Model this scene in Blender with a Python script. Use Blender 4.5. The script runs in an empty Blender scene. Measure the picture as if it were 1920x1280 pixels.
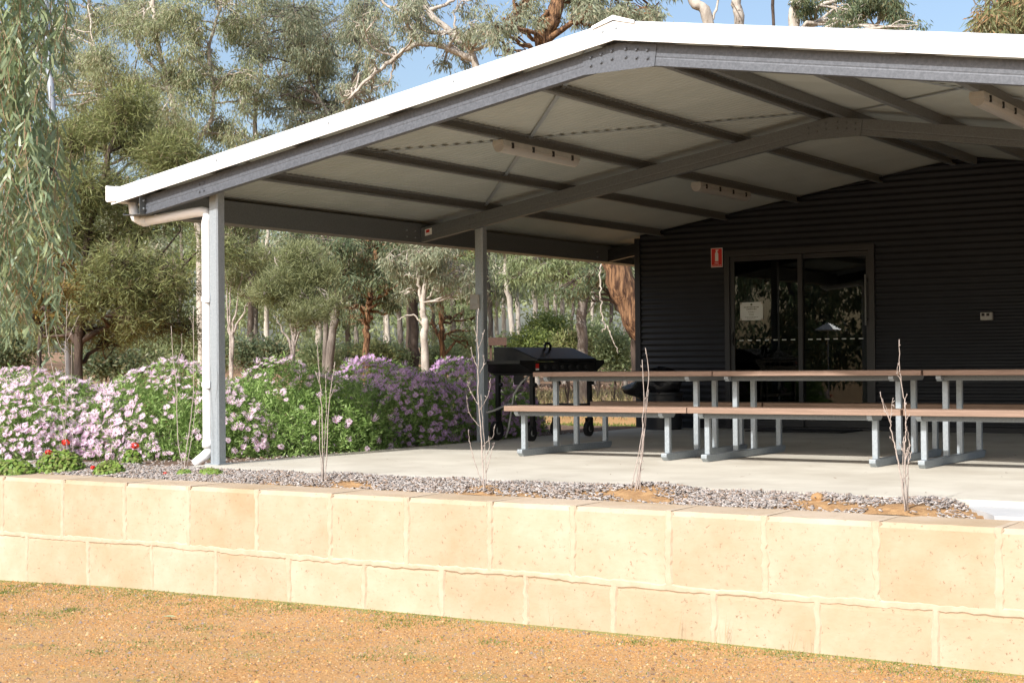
import bpy, math, random
import numpy as np
from mathutils import Matrix, Vector
random.seed(7); rng = np.random.default_rng(7)
S = bpy.context.scene
COL = S.collection

# ------------------------------------------------------------------ camera
CAM = np.array([9.0846, -9.3466, 0.8327]); YAW, PIT, ROL = 0.57973, 0.014301, -0.00895; FPX = 2847.16
def _axes():
    cy, sy, cp, sp, cr, sr = math.cos(YAW), math.sin(YAW), math.cos(PIT), math.sin(PIT), math.cos(ROL), math.sin(ROL)
    f = np.array([-sy*cp, cy*cp, sp]); r = np.array([cy, sy, 0.]); u = np.cross(r, f)
    return r*cr+u*sr, -r*sr+u*cr, f
AR, AU, AF = _axes()
cd = bpy.data.cameras.new('camera'); cam = bpy.data.objects.new('camera', cd); COL.objects.link(cam)
cd.sensor_width = 36; cd.lens = FPX*36/1920; cd.clip_start = .05; cd.clip_end = 3000
mw = Matrix.Identity(4)
for i in range(3):
    mw[i][0], mw[i][1], mw[i][2], mw[i][3] = AR[i], AU[i], -AF[i], CAM[i]
cam.matrix_world = mw; S.camera = cam
# ------------------------------------------------------------------ sky, sun, exposure
SUN_K, SUN_A = 1.22, 0.08            # shadow run per metre of height, along +Y and +X
W = bpy.data.worlds.new('World'); S.world = W; W.use_nodes = True
wn = W.node_tree; wn.nodes.clear()
sky = wn.nodes.new('ShaderNodeTexSky'); sky.sky_type = 'NISHITA'; sky.sun_disc = False
SUN_EL = math.atan(1/math.hypot(SUN_K, SUN_A))
sky.sun_elevation = SUN_EL; sky.sun_rotation = math.atan2(-SUN_A, -SUN_K)
sky.air_density = 1.0; sky.dust_density = 3.2; sky.ozone_density = 1.2
bg = wn.nodes.new('ShaderNodeBackground'); bg.inputs[1].default_value = .15
wo = wn.nodes.new('ShaderNodeOutputWorld')
wn.links.new(sky.outputs[0], bg.inputs[0]); wn.links.new(bg.outputs[0], wo.inputs[0])
sl = bpy.data.lights.new('sun', 'SUN'); sl.energy = 4.2; sl.angle = math.radians(.5); sl.color = (1, .965, .915)
so = bpy.data.objects.new('sun', sl); COL.objects.link(so)
so.rotation_euler = Vector((SUN_A, SUN_K, -1)).to_track_quat('-Z', 'Y').to_euler(); so.location = (0, -20, 20)
S.view_settings.view_transform = 'Standard'; S.view_settings.look = 'None'
S.view_settings.exposure = .47; S.view_settings.gamma = 1
S.cycles.max_bounces = 8; S.cycles.diffuse_bounces = 3; S.cycles.transparent_max_bounces = 8
S.cycles.use_denoising = True

# ------------------------------------------------------------------ helpers
def ray(px, py): return AF + AR*(px-960)/FPX - AU*(py-640)/FPX
def at(px, py, d): return CAM + ray(px, py)*d
def onz(px, py, z):
    r = ray(px, py); return CAM + r*((z-CAM[2])/r[2])
def depth(P): return float((np.asarray(P)-CAM) @ AF)

MATS = {}
def nd(nt, t, **kw):
    n = nt.nodes.new(t)
    for k, v in kw.items(): setattr(n, k, v)
    return n
def new_mat(name):
    m = bpy.data.materials.new(name); m.use_nodes = True; nt = m.node_tree
    b = nt.nodes['Principled BSDF']; MATS[name] = m
    return m, nt, b
def ramp(nt, fac, stops):
    r = nd(nt, 'ShaderNodeValToRGB'); e = r.color_ramp.elements
    while len(e) < len(stops): e.new(.5)
    for el, (p, c) in zip(e, stops): el.position = p; el.color = (*c, 1)
    nt.links.new(fac, r.inputs[0]); return r.outputs[0]
def noise(nt, scale, detail=4, rough=.55, vec=None, stretch=None):
    tc = nd(nt, 'ShaderNodeTexCoord'); v = vec or tc.outputs['Object']
    if stretch:
        mp = nd(nt, 'ShaderNodeMapping'); mp.inputs['Scale'].default_value = stretch
        nt.links.new(v, mp.inputs[0]); v = mp.outputs[0]
    n = nd(nt, 'ShaderNodeTexNoise'); n.inputs['Scale'].default_value = scale
    n.inputs['Detail'].default_value = detail; n.inputs['Roughness'].default_value = rough
    nt.links.new(v, n.inputs['Vector']); return n.outputs['Fac']
def bump(nt, b, h, strength=.3, dist=.01):
    bp = nd(nt, 'ShaderNodeBump'); bp.inputs['Strength'].default_value = strength; bp.inputs['Distance'].default_value = dist
    nt.links.new(h, bp.inputs['Height']); nt.links.new(bp.outputs[0], b.inputs['Normal'])
def mixc(nt, f, a, b):
    m = nd(nt, 'ShaderNodeMix', data_type='RGBA')
    for s, v in ((m.inputs[0], f), (m.inputs[6], a), (m.inputs[7], b)):
        if hasattr(v, 'node'): nt.links.new(v, s)
        elif isinstance(v, (int, float)): s.default_value = v
        else: s.default_value = (*v, 1)
    return m.outputs[2]
def noisy(name, c1, c2, scale=8, rough=.6, metal=0, bs=0, bscale=None, stretch=None, spec=.5, lo=.35, hi=.65, bd=.01):
    m, nt, b = new_mat(name)
    nt.links.new(ramp(nt, noise(nt, scale, 5, .6, stretch=stretch), [(lo, c1), (hi, c2)]), b.inputs['Base Color'])
    b.inputs['Roughness'].default_value = rough; b.inputs['Metallic'].default_value = metal
    b.inputs['Specular IOR Level'].default_value = spec
    if bs: bump(nt, b, noise(nt, bscale or scale*3, 5, .65, stretch=stretch), bs, bd)
    return m
def leafmat(name, cols, trans=.35, rough=.5, spec=.35):
    m, nt, b = new_mat(name); k = LEAF_GAIN.get(name, 1.); cols = [tuple(min(.9, x*k) for x in c) for c in cols]
    g = nd(nt, 'ShaderNodeNewGeometry')
    c = ramp(nt, g.outputs['Random Per Island'], [(i/(len(cols)-1), c) for i, c in enumerate(cols)])
    nt.links.new(c, b.inputs['Base Color']); b.inputs['Roughness'].default_value = rough
    b.inputs['Specular IOR Level'].default_value = spec
    t = nd(nt, 'ShaderNodeBsdfTranslucent'); nt.links.new(c, t.inputs[0])
    mx = nd(nt, 'ShaderNodeMixShader'); mx.inputs[0].default_value = trans
    nt.links.new(b.outputs[0], mx.inputs[1]); nt.links.new(t.outputs[0], mx.inputs[2])
    nt.links.new(mx.outputs[0], nt.nodes['Material Output'].inputs[0]); return m

def tag(o, label=None, cat=None, group=None, kind=None):
    if label: o['label'] = label
    if cat: o['category'] = cat
    if group: o['group'] = group
    if kind: o['kind'] = kind
    return o
def empty(name, loc, label=None, cat=None, group=None):
    o = bpy.data.objects.new(name, None); COL.objects.link(o); o.location = loc; o.empty_display_size = .1
    return tag(o, label, cat, group)
def rootloc(p):
    l = Vector((0, 0, 0))
    while p: l += p.location; p = p.parent
    return np.array(l)
def link(name, me, parent=None, loc=None):
    o = bpy.data.objects.new(name, me); COL.objects.link(o)
    if parent: o.parent = parent
    if loc is not None: o.location = loc
    return o
class MB:
    """collects vertices and faces in world coordinates"""
    def __init__(s): s.v = []; s.f = []
    def add(s, vs, fs):
        n = len(s.v); s.v += [tuple(map(float, p)) for p in vs]; s.f += [tuple(i+n for i in f) for f in fs]; return s
    def box(s, x0, x1, y0, y1, z0, z1):
        return s.add([(x0,y0,z0),(x1,y0,z0),(x1,y1,z0),(x0,y1,z0),(x0,y0,z1),(x1,y0,z1),(x1,y1,z1),(x0,y1,z1)],
                     [(0,3,2,1),(4,5,6,7),(0,1,5,4),(1,2,6,5),(2,3,7,6),(3,0,4,7)])
    def prism(s, poly, off):
        """polygon (list of 3d points) swept by vector off"""
        n = len(poly); a = [np.array(p, float) for p in poly]; b = [p+np.array(off) for p in a]
        return s.add(a+b, [tuple(range(n))[::-1], tuple(range(n, 2*n))]+[(i, (i+1) % n, n+(i+1) % n, n+i) for i in range(n)])
    def tube(s, path, rad, n=6, cap=True):
        P = [np.array(p, float) for p in path]; m = len(P)
        if not hasattr(rad, '__len__'): rad = [rad]*m
        base = len(s.v); prev = None
        for i in range(m):
            t = P[min(i+1, m-1)]-P[max(i-1, 0)]; t = t/(np.linalg.norm(t)+1e-9)
            ref = prev if prev is not None else (np.array([1., 0, 0]) if abs(t[0]) < .8 else np.array([0, 1., 0]))
            a = ref-t*(ref@t); a /= np.linalg.norm(a)+1e-9; b = np.cross(t, a); prev = a
            for k in range(n):
                q = 2*math.pi*k/n; s.v.append(tuple(P[i]+rad[i]*(math.cos(q)*a+math.sin(q)*b)))
        for i in range(m-1):
            for k in range(n):
                s.f.append((base+i*n+k, base+i*n+(k+1) % n, base+(i+1)*n+(k+1) % n, base+(i+1)*n+k))
        if cap:
            s.f.append(tuple(base+k for k in range(n))[::-1]); s.f.append(tuple(base+(m-1)*n+k for k in range(n)))
        return s
    def build(s, name, mat, parent=None, smooth=False, bevel=0, loc=None):
        me = bpy.data.meshes.new(name); L = rootloc(parent) if parent else (np.array(loc) if loc is not None else np.zeros(3))
        me.from_pydata([tuple(np.array(p)-L) for p in s.v], [], s.f); me.update()
        me.materials.append(MATS[mat] if isinstance(mat, str) else mat)
        if smooth: me.polygons.foreach_set('use_smooth', [True]*len(me.polygons))
        o = link(name, me, parent, None if parent else L)
        if bevel:
            b = o.modifiers.new('bevel', 'BEVEL'); b.width = bevel; b.segments = 2; b.limit_method = 'ANGLE'
        return o
def fastmesh(name, V, F, mat, parent=None, smooth=False):
    """V (n,3) world, F (m,k) all faces of k corners"""
    me = bpy.data.meshes.new(name); L = rootloc(parent) if parent else np.zeros(3)
    V = np.asarray(V, np.float32)-L.astype(np.float32); F = np.asarray(F, np.int32); m, k = F.shape
    me.vertices.add(len(V)); me.vertices.foreach_set('co', V.ravel())
    me.loops.add(m*k); me.loops.foreach_set('vertex_index', F.ravel())
    me.polygons.add(m); me.polygons.foreach_set('loop_start', np.arange(0, m*k, k, dtype=np.int32))
    me.update(calc_edges=True); me.validate()
    if smooth: me.polygons.foreach_set('use_smooth', np.ones(m, bool))
    me.materials.append(MATS[mat]); return link(name, me, parent)
def quads(c, u, v, w=.42):
    """leaf rhombi: c base (n,3), u length vectors, v half width vectors"""
    n = len(c); V = np.empty((n, 4, 3)); V[:, 0] = c; V[:, 1] = c+u*w+v; V[:, 2] = c+u; V[:, 3] = c+u*w-v
    return V.reshape(-1, 3), np.arange(n*4).reshape(n, 4)
def unit(a): return a/(np.linalg.norm(a, axis=-1, keepdims=True)+1e-9)

# ------------------------------------------------------------------ materials
LEAF_GAIN = {'leaf_gum_near': 1.75, 'leaf_gum': 2.3, 'leaf_gum_olive': 2.25, 'leaf_dark': 2.5, 'leaf_fine': 2.1, 'leaf_broom': 1.35, 'leaf_far': 2.15, 'leaf_lime': 1.35, 'leaf_rust': 1.3, 'leaf_daisy': 1.5}
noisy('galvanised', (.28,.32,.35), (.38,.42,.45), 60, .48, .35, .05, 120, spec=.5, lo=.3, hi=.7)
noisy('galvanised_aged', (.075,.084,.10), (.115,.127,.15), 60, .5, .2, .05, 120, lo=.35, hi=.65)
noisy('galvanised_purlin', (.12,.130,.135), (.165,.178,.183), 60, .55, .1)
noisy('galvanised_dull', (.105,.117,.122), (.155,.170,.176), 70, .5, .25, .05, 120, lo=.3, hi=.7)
noisy('white_steel', (.80,.81,.82), (.84,.85,.85), 3, .38)
noisy('white_plastic', (.82,.83,.84), (.86,.87,.88), 4, .35)
noisy('roof_sheet', (.33,.36,.345), (.37,.40,.385), 1.5, .45)
noisy('wall_sheet', (.0125,.0145,.019), (.018,.0205,.026), 1.2, .45, spec=.4)
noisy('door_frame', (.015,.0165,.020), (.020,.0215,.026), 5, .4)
noisy('black_enamel', (.006,.006,.007), (.012,.012,.013), 20, .38, bs=.05)
noisy('rubber', (.012,.012,.012), (.025,.025,.025), 30, .8)
noisy('bin_bag', (.006,.006,.008), (.012,.012,.015), 9, .22, bs=.5, bscale=14, bd=.03)
noisy('timber_composite', (.215,.14,.10), (.295,.195,.145), 5, .6, bs=.15, bscale=20, stretch=(.6, 14, 14))
noisy('timber_dark', (.045,.022,.014), (.08,.04,.025), 6, .7, bs=.2, stretch=(1, 8, 8))
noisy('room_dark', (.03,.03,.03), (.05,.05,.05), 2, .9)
noisy('sign_red', (.62,.02,.015), (.68,.03,.02), 5, .4)
noisy('sign_white', (.78,.78,.75), (.82,.82,.8), 5, .5)
noisy('paper', (.62,.66,.64), (.68,.72,.70), 5, .7)
noisy('ink', (.10,.12,.08), (.16,.17,.10), 9, .8)
noisy('plaque_grey', (.33,.31,.28), (.42,.40,.36), 20, .7)
noisy('outlet_grey', (.35,.35,.33), (.42,.42,.40), 12, .5)
noisy('pole_grey', (.20,.23,.27), (.27,.30,.35), 3, .5)
noisy('bark_white', (.25,.21,.175), (.52,.47,.41), 9, .85, bs=.5, bscale=26, stretch=(1,1,.35), lo=.3, hi=.6)
noisy('bark_grey', (.085,.065,.055), (.27,.235,.205), 14, .9, bs=.9, bscale=34, stretch=(1,1,.25), lo=.3, hi=.68, bd=.03)
noisy('bark_rust', (.075,.035,.018), (.36,.20,.10), 22, .9, bs=1, bscale=30, stretch=(1,1,.13), lo=.40, hi=.60, bd=.08)
noisy('bark_dark', (.035,.025,.02), (.12,.085,.065), 6, .9, bs=.7, bscale=12, stretch=(1,1,.25), bd=.03)
noisy('twig', (.30,.25,.22), (.47,.41,.37), 30, .8)
noisy('twig_red', (.20,.12,.07), (.30,.19,.11), 30, .7)
noisy('concrete', (.44,.41,.345), (.56,.535,.465), 1.4, .8, bs=.08, bscale=120, bd=.004)
noisy('concrete_path', (.41,.42,.43), (.50,.51,.515), 2, .75, bs=.1, bscale=100, bd=.004)
noisy('chip', (.22,.20,.20), (.52,.49,.48), 9, .9, lo=.38, hi=.62)
noisy('mortar', (.42,.335,.24), (.49,.405,.305), 9, .95, bs=.2, bscale=60, bd=.003)
leafmat('leaf_gum_near', [(.10,.145,.085), (.17,.21,.12), (.13,.18,.125), (.23,.27,.15), (.14,.19,.11), (.20,.24,.12), (.20,.17,.10)], .46, .35, .5)
leafmat('leaf_gum', [(.09,.105,.066), (.155,.17,.11), (.12,.14,.10), (.20,.21,.145), (.18,.15,.11)], .46, .45)
leafmat('leaf_gum_olive', [(.10,.115,.062), (.155,.17,.095), (.13,.15,.09), (.19,.20,.12), (.17,.145,.10)], .46, .45)
leafmat('leaf_dark', [(.035,.05,.03), (.07,.09,.045), (.05,.07,.045), (.10,.115,.06), (.09,.07,.04)], .46, .45)
leafmat('leaf_fine', [(.07,.08,.03), (.11,.125,.045), (.14,.15,.06), (.09,.10,.04), (.11,.09,.05)], .3, .6)
leafmat('leaf_broom', [(.16,.18,.08), (.21,.23,.11), (.18,.20,.095), (.25,.26,.14)], .35, .6)
leafmat('leaf_far', [(.09,.12,.06), (.14,.17,.08), (.17,.19,.10), (.115,.14,.08)], .46, .6)  # lightened leaf tones stand in for distance haze
leafmat('leaf_lime', [(.16,.21,.05), (.22,.26,.07), (.18,.22,.08), (.13,.17,.06)], .4, .5)
leafmat('leaf_rust', [(.15,.17,.07), (.19,.20,.085), (.28,.14,.07), (.16,.18,.09), (.22,.19,.09)], .35, .5)
leafmat('wattle_flower', [(.22,.15,.035), (.17,.13,.04), (.28,.19,.05)], .3, .7)
leafmat('leaf_daisy', [(.10,.17,.045), (.15,.24,.065), (.19,.28,.085), (.24,.32,.12)], .35, .5)
leafmat('leaf_geranium', [(.10,.20,.03), (.18,.29,.05), (.24,.33,.07), (.14,.13,.05)], .3, .5)
leafmat('petal_pink', [(.80,.56,.75), (.86,.66,.82), (.88,.74,.85), (.76,.46,.68)], .35, .6)
leafmat('petal_pink_shaded', [(.60,.34,.66), (.70,.44,.75), (.78,.54,.80), (.64,.36,.70)], .35, .6)  # pink petals toned towards mauve: the shade is put into the colour
leafmat('petal_red', [(.62,.015,.012), (.75,.03,.02), (.70,.08,.03)], .3, .5)
leafmat('grass', [(.10,.17,.03), (.17,.25,.05), (.22,.27,.08), (.28,.26,.10)], .35, .6)
leafmat('dry_grass', [(.33,.27,.13), (.42,.35,.19), (.26,.24,.10), (.37,.30,.17)], .3, .7)
leafmat('pebble', [(.43,.215,.07), (.52,.275,.095), (.32,.15,.05), (.60,.42,.22), (.27,.18,.12), (.47,.24,.08), (.27,.235,.22), (.17,.09,.045), (.62,.36,.14)], 0, .9, .2)
leafmat('litter', [(.20,.12,.08), (.30,.20,.14), (.14,.08,.05), (.38,.29,.22)], .1, .8)
noisy('daisy_eye', (.50,.24,.30), (.58,.34,.32), 60, .8)
leafmat('fallen_leaf', [(.42,.50,.30), (.42,.50,.30)], .2, .5)

def limestone(name, tint):
    m, nt, b = new_mat(name)
    oi = nd(nt, 'ShaderNodeObjectInfo'); tcx = nd(nt, 'ShaderNodeTexCoord'); mpx = nd(nt, 'ShaderNodeVectorMath', operation='MULTIPLY_ADD'); cx = nd(nt, 'ShaderNodeCombineXYZ'); nt.links.new(oi.outputs['Random'], cx.inputs[1]); nt.links.new(cx.outputs[0], mpx.inputs[0]); mpx.inputs[1].default_value = (1, 30, 1); nt.links.new(tcx.outputs['Object'], mpx.inputs[2])
    n1 = noise(nt, 2.1, 7, .65, vec=mpx.outputs[0]); n2 = noise(nt, 42, 6, .75); n3 = noise(nt, 9, 3, .55, stretch=(1, 1, 1.6))
    c = ramp(nt, n1, [(.3, (.40*tint, .302*tint, .192*tint)), (.5, (.445*tint, .347*tint, .242*tint)), (.72, (.49*tint, .405*tint, .305*tint))])
    pit = ramp(nt, n2, [(.335, (.0, .0, .0)), (.385, (1, 1, 1))])
    c2 = mixc(nt, pit, (.29, .215, .135), c)
    hs = nd(nt, 'ShaderNodeHueSaturation'); mr = nd(nt, 'ShaderNodeMapRange'); nt.links.new(oi.outputs['Random'], mr.inputs[0]); mr.inputs[3].default_value = .96; mr.inputs[4].default_value = 1.07; nt.links.new(mr.outputs[0], hs.inputs['Value'])
    mr2 = nd(nt, 'ShaderNodeMapRange'); nt.links.new(oi.outputs['Random'], mr2.inputs[0]); mr2.inputs[3].default_value = 1.0; mr2.inputs[4].default_value = .86; nt.links.new(mr2.outputs[0], hs.inputs['Saturation']); nt.links.new(c2, hs.inputs['Color']); c2 = hs.outputs[0]
    nt.links.new(c2, b.inputs['Base Color']); b.inputs['Roughness'].default_value = .95; b.inputs['Specular IOR Level'].default_value = .15
    mth = nd(nt, 'ShaderNodeMath', operation='ADD'); nt.links.new(pit, mth.inputs[0]); nt.links.new(n3, mth.inputs[1])
    bump(nt, b, mth.outputs[0], .5, .007)
limestone('limestone_pale', .99); limestone('limestone_warm', .955); limestone('limestone_buff', .975)

def ground_mat():
    m, nt, b = new_mat('ground')
    tc = nd(nt, 'ShaderNodeTexCoord'); sp = nd(nt, 'ShaderNodeSeparateXYZ'); nt.links.new(tc.outputs['Object'], sp.inputs[0])
    big = noise(nt, .35, 4, .6); mid = noise(nt, 1.6, 5, .6); fine = noise(nt, 60, 4, .7); vf = noise(nt, 190, 3, .7)
    def addn(sock, n, amp):
        a = nd(nt, 'ShaderNodeMath', operation='MULTIPLY_ADD'); nt.links.new(n, a.inputs[0]); a.inputs[1].default_value = amp; nt.links.new(sock, a.inputs[2]); return a.outputs[0]
    y = addn(addn(sp.outputs[1], big, 3.0), mid, .8)
    def step(s, lo, hi):
        r = nd(nt, 'ShaderNodeMapRange'); r.inputs[1].default_value = lo; r.inputs[2].default_value = hi; nt.links.new(s, r.inputs[0]); return r.outputs[0]
    gravel = ramp(nt, fine, [(.32, (.24,.125,.05)), (.5, (.43,.235,.092)), (.68, (.54,.34,.16))])
    gravel = mixc(nt, ramp(nt, mid, [(.35, (0,0,0)), (.75, (.6,.6,.6))]), gravel, (.42,.30,.165))
    grass = ramp(nt, vf, [(.3, (.15,.17,.05)), (.7, (.33,.30,.12))])
    litter = ramp(nt, vf, [(.3, (.16,.085,.05)), (.55, (.30,.19,.12)), (.75, (.40,.31,.22))])
    soil = ramp(nt, fine, [(.3, (.30,.14,.05)), (.7, (.48,.26,.10))])
    # foreground gravel with patches of thin grass
    fg = mixc(nt, ramp(nt, noise(nt, 2.3, 5, .7), [(.54, (0,0,0)), (.70, (.7,.7,.7))]), gravel, grass)
    edge = nd(nt, 'ShaderNodeMapRange'); edge.inputs[1].default_value = -1.30; edge.inputs[2].default_value = -1.16
    ya = addn(sp.outputs[1], mid, .25); nt.links.new(ya, edge.inputs[0])
    fg = mixc(nt, edge.outputs[0], fg, grass)
    c = mixc(nt, step(sp.outputs[1], -1.06, -1.05), fg, soil)
    c = mixc(nt, step(y, 8.6, 9.0), c, grass); c = mixc(nt, step(y, 9.9, 10.4), c, gravel)
    c = mixc(nt, step(y, 22.5, 24.0), c, grass); c = mixc(nt, step(y, 26.5, 31), c, litter)
    nt.links.new(c, b.inputs['Base Color']); b.inputs['Roughness'].default_value = .95; b.inputs['Specular IOR Level'].default_value = .15
    bump(nt, b, fine, .6, .012)
ground_mat()

def glass_mat():
    m, nt, b = new_mat('glass'); nt.nodes.remove(b)
    fr = nd(nt, 'ShaderNodeFresnel'); fr.inputs[0].default_value = 1.6
    tr = nd(nt, 'ShaderNodeBsdfTransparent'); tr.inputs[0].default_value = (.35,.37,.37,1)
    gl = nd(nt, 'ShaderNodeBsdfGlossy'); gl.inputs['Roughness'].default_value = .01; gl.inputs[0].default_value = (.62,.64,.64,1)
    mx = nd(nt, 'ShaderNodeMixShader'); nt.links.new(fr.outputs[0], mx.inputs[0]); nt.links.new(tr.outputs[0], mx.inputs[1]); nt.links.new(gl.outputs[0], mx.inputs[2])
    nt.links.new(mx.outputs[0], nt.nodes['Material Output'].inputs[0])
glass_mat()
def diffuser_mat():
    m, nt, b = new_mat('diffuser'); b.inputs['Base Color'].default_value = (.50,.49,.47,1); b.inputs['Roughness'].default_value = .3
    b.inputs['Transmission Weight'].default_value = .25
diffuser_mat()

# ------------------------------------------------------------------ ground
WALL_F, WALL_B = -1.25, -.85          # retaining wall, front and back face
def lowz(x): return np.interp(x, [-6, -1.2, -.2, 2, 5, 9], [-.98, -.90, -.86, -.83, -.81, -.82])
def gz(x, y):
    """height of the ground sheet"""
    x = np.asarray(x, float); y = np.asarray(y, float)
    up = -.09 + .030*np.clip(y-24, 0, 60) + .012*np.clip(-x-14, 0, 60)*np.clip((y-8)/20, 0, 1)
    lo = lowz(x)
    out = np.clip((np.abs(x-1)-12)/8, 0, 1)
    hw = .06+4*out; t = np.clip((y-(-1.05-hw))/(2*hw), 0, 1); t = t*t*(3-2*t)
    return lo*(1-t)+up*t
def make_ground():
    xs = np.unique(np.concatenate([np.linspace(-400, -40, 13), np.linspace(-40, 40, 81), np.linspace(40, 400, 13)]))
    ys = np.unique(np.concatenate([np.linspace(-400, -30, 10), np.linspace(-30, -2, 29), np.array([-1.6, -1.3, -1.12, -1.08, -1.05, -1.02, -.98, -.8, -.5]), np.linspace(0, 60, 61), np.linspace(70, 600, 14)]))
    X, Y = np.meshgrid(xs, ys); Z = gz(X, Y)
    V = np.stack([X, Y, Z], -1).reshape(-1, 3); nx = len(xs)
    i = np.arange((len(ys)-1)*(nx-1)); r, c = i//(nx-1), i % (nx-1); a = r*nx+c
    o = fastmesh('ground', V, np.stack([a, a+1, a+nx+1, a+nx], -1), 'ground', smooth=False); o['kind'] = 'structure'
make_ground()
sb = MB(); sb.prism([(-.12,-.30,0), (9.2,-.30,0), (9.2,14,0), (-.12,14,0)], (0,0,-.14))
tag(sb.build('floor', 'concrete'), kind='structure')
pb = MB(); pb.prism([(6.40,-.304,-.035), (6.43,-.42,-.035), (6.52,-.56,-.035), (6.62,-.70,-.035), (6.70,-.846,-.035), (9.2,-.846,-.035), (9.2,-.304,-.035)], (0,0,-.1))
tag(pb.build('path', 'concrete_path'), kind='structure')

# ------------------------------------------------------------------ retaining wall of limestone blocks
def retaining_wall():
    rw = empty('retaining_wall', (2.5, -1.05, -.86), 'two-course retaining wall of cream limestone blocks with smeared mortar joints', 'retaining wall')
    top = [-1.199, -.476, .230, .906, 1.585, 2.264, 2.929, 3.599, 4.223, 4.883, 5.501, 6.166, 6.834]
    low = [-.906, -.185, .519, 1.183, 1.889, 2.561, 3.214, 3.868, 4.506, 5.18, 5.82, 6.489]
    for L in (top, low):
        while L[0] > -8: L.insert(0, L[0]-.69)
        while L[-1] < 9.4: L.append(L[-1]+.665)
    ZT, ZB = -.055, -.508
    r = random.Random(3)
    def block(x0, x1, z0, z1, k):
        nx, nz = 7, 5; g = .010
        V = []; F = []
        x0 += g; x1 -= g; z0 += g; z1 -= 0 if z1 == ZT else g
        ph = [r.uniform(0, 6.28) for _ in range(6)]; prj = r.uniform(-.002, .001)
        def fy(a, b):      # bulge with chipped arrises
            e = min(a, 1-a, b if z1 != ZT else 1, 1-b)
            return WALL_F+prj-.0025*math.sin(3*a+ph[0])*math.sin(2.5*b+ph[1])+ (0.003*max(0, 1-e/.05))+.0015*math.sin(11*a+ph[2])*math.sin(9*b+ph[3])
        for j in range(nz+1):
            for i in range(nx+1):
                a, b = i/nx, j/nz; a2 = [0, .05, .2, .4, .6, .8, .95, 1][i]; b2 = [0, .07, .35, .65, .93, 1][j]
                dx = .006*math.sin(8*b2+ph[4]) if i in (0, nx) else 0
                V.append((x0+(x1-x0)*a2+dx, fy(a2, b2)+(0.02 if (j == nz and z1 == ZT) else 0), z0+(z1-z0)*b2-(.004*abs(math.sin(7*a2+ph[5])) if j == nz else 0)))
        W_ = nx+1
        for j in range(nz):
            for i in range(nx): F.append((j*W_+i, j*W_+i+1, (j+1)*W_+i+1, (j+1)*W_+i))
        n = len(V); V += [(x0, WALL_B, z0), (x1, WALL_B, z0), (x1, WALL_B, z1), (x0, WALL_B, z1)]
        tl, tr = nz*W_, nz*W_+nx
        F += [tuple(range(tl, tr+1))+(n+2, n+3), (n+1, n, n+3, n+2), (0,)+tuple(j*W_ for j in range(1, nz+1))[::1]+(n+3, n),
              tuple([nx+j*W_ for j in range(nz, -1, -1)])+(n+1, n+2), tuple(range(nx, -1, -1))+(n, n+1)]
        F[-3] = F[-3][::-1]
        m = MB(); m.add(V, F)
        m.build('block', r.choice(['limestone_pale', 'limestone_warm', 'limestone_buff', 'limestone_pale']), rw, smooth=False)
    for L, z0, z1 in ((top, ZB, ZT), (low, -1.02, ZB)):
        for a, b in zip(L[:-1], L[1:]): block(a, b, z0, z1, 0)
    # mortar: irregular smears, slightly proud of the stone, plus the core behind
    m = MB()
    def smear(pts, wid, horizontal):
        n = len(pts); V = []; F = []; wa = [.85, .85]
        for i, (x, z) in enumerate(pts):
            wa[0] += r.uniform(-.28, .28)-.25*(wa[0]-.85); wa[1] += r.uniform(-.28, .28)-.25*(wa[1]-.85); w1 = wid*max(.35, wa[0]); w2 = wid*max(.35, wa[1]); pr = WALL_F-.0048-.0005*r.random()
            if horizontal: q = [(x, WALL_F+.004, z-w1-.012), (x, pr, z-w1), (x, pr-.0005, z), (x, pr, z+w2), (x, WALL_F+.004, z+w2+.012)]
            else: q = [(x-w1-.012, WALL_F+.004, z), (x-w1, pr, z), (x, pr-.0005, z), (x+w2, pr, z), (x+w2+.012, WALL_F+.004, z)]
            V += q
        for i in range(n-1):
            for k in range(4):
                a = i*5+k; F.append((a, a+1, a+6, a+5) if not horizontal else (a+5, a+6, a+1, a))
        m.add(V, F)
    zs = lambda z0, z1: [z0+(z1-z0)*i/17 for i in range(18)]
    for x in top: smear([(x+r.uniform(-.006, .006), z) for z in zs(ZB, ZT-.004)], .017, False)
    for x in low: smear([(x+r.uniform(-.006, .006), z) for z in zs(-1.0, ZB)], .016, False)
    smear([(x, ZB+.006*math.sin(x*2.1)+r.uniform(-.004, .004)) for x in np.arange(-8.6, 9.5, .03)], .016, True)
    m.build('mortar', 'mortar', rw, smooth=False)
    j = MB()
    for x in top: j.box(x-.022, x+.020, WALL_F+.004, WALL_B, ZT-.02, ZT+.0012)
    j.box(-8.6, 9.4, WALL_F+.03, WALL_B+.02, -1.0, ZT-.012)
    j.build('mortar_core', 'mortar', rw)
retaining_wall()

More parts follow.
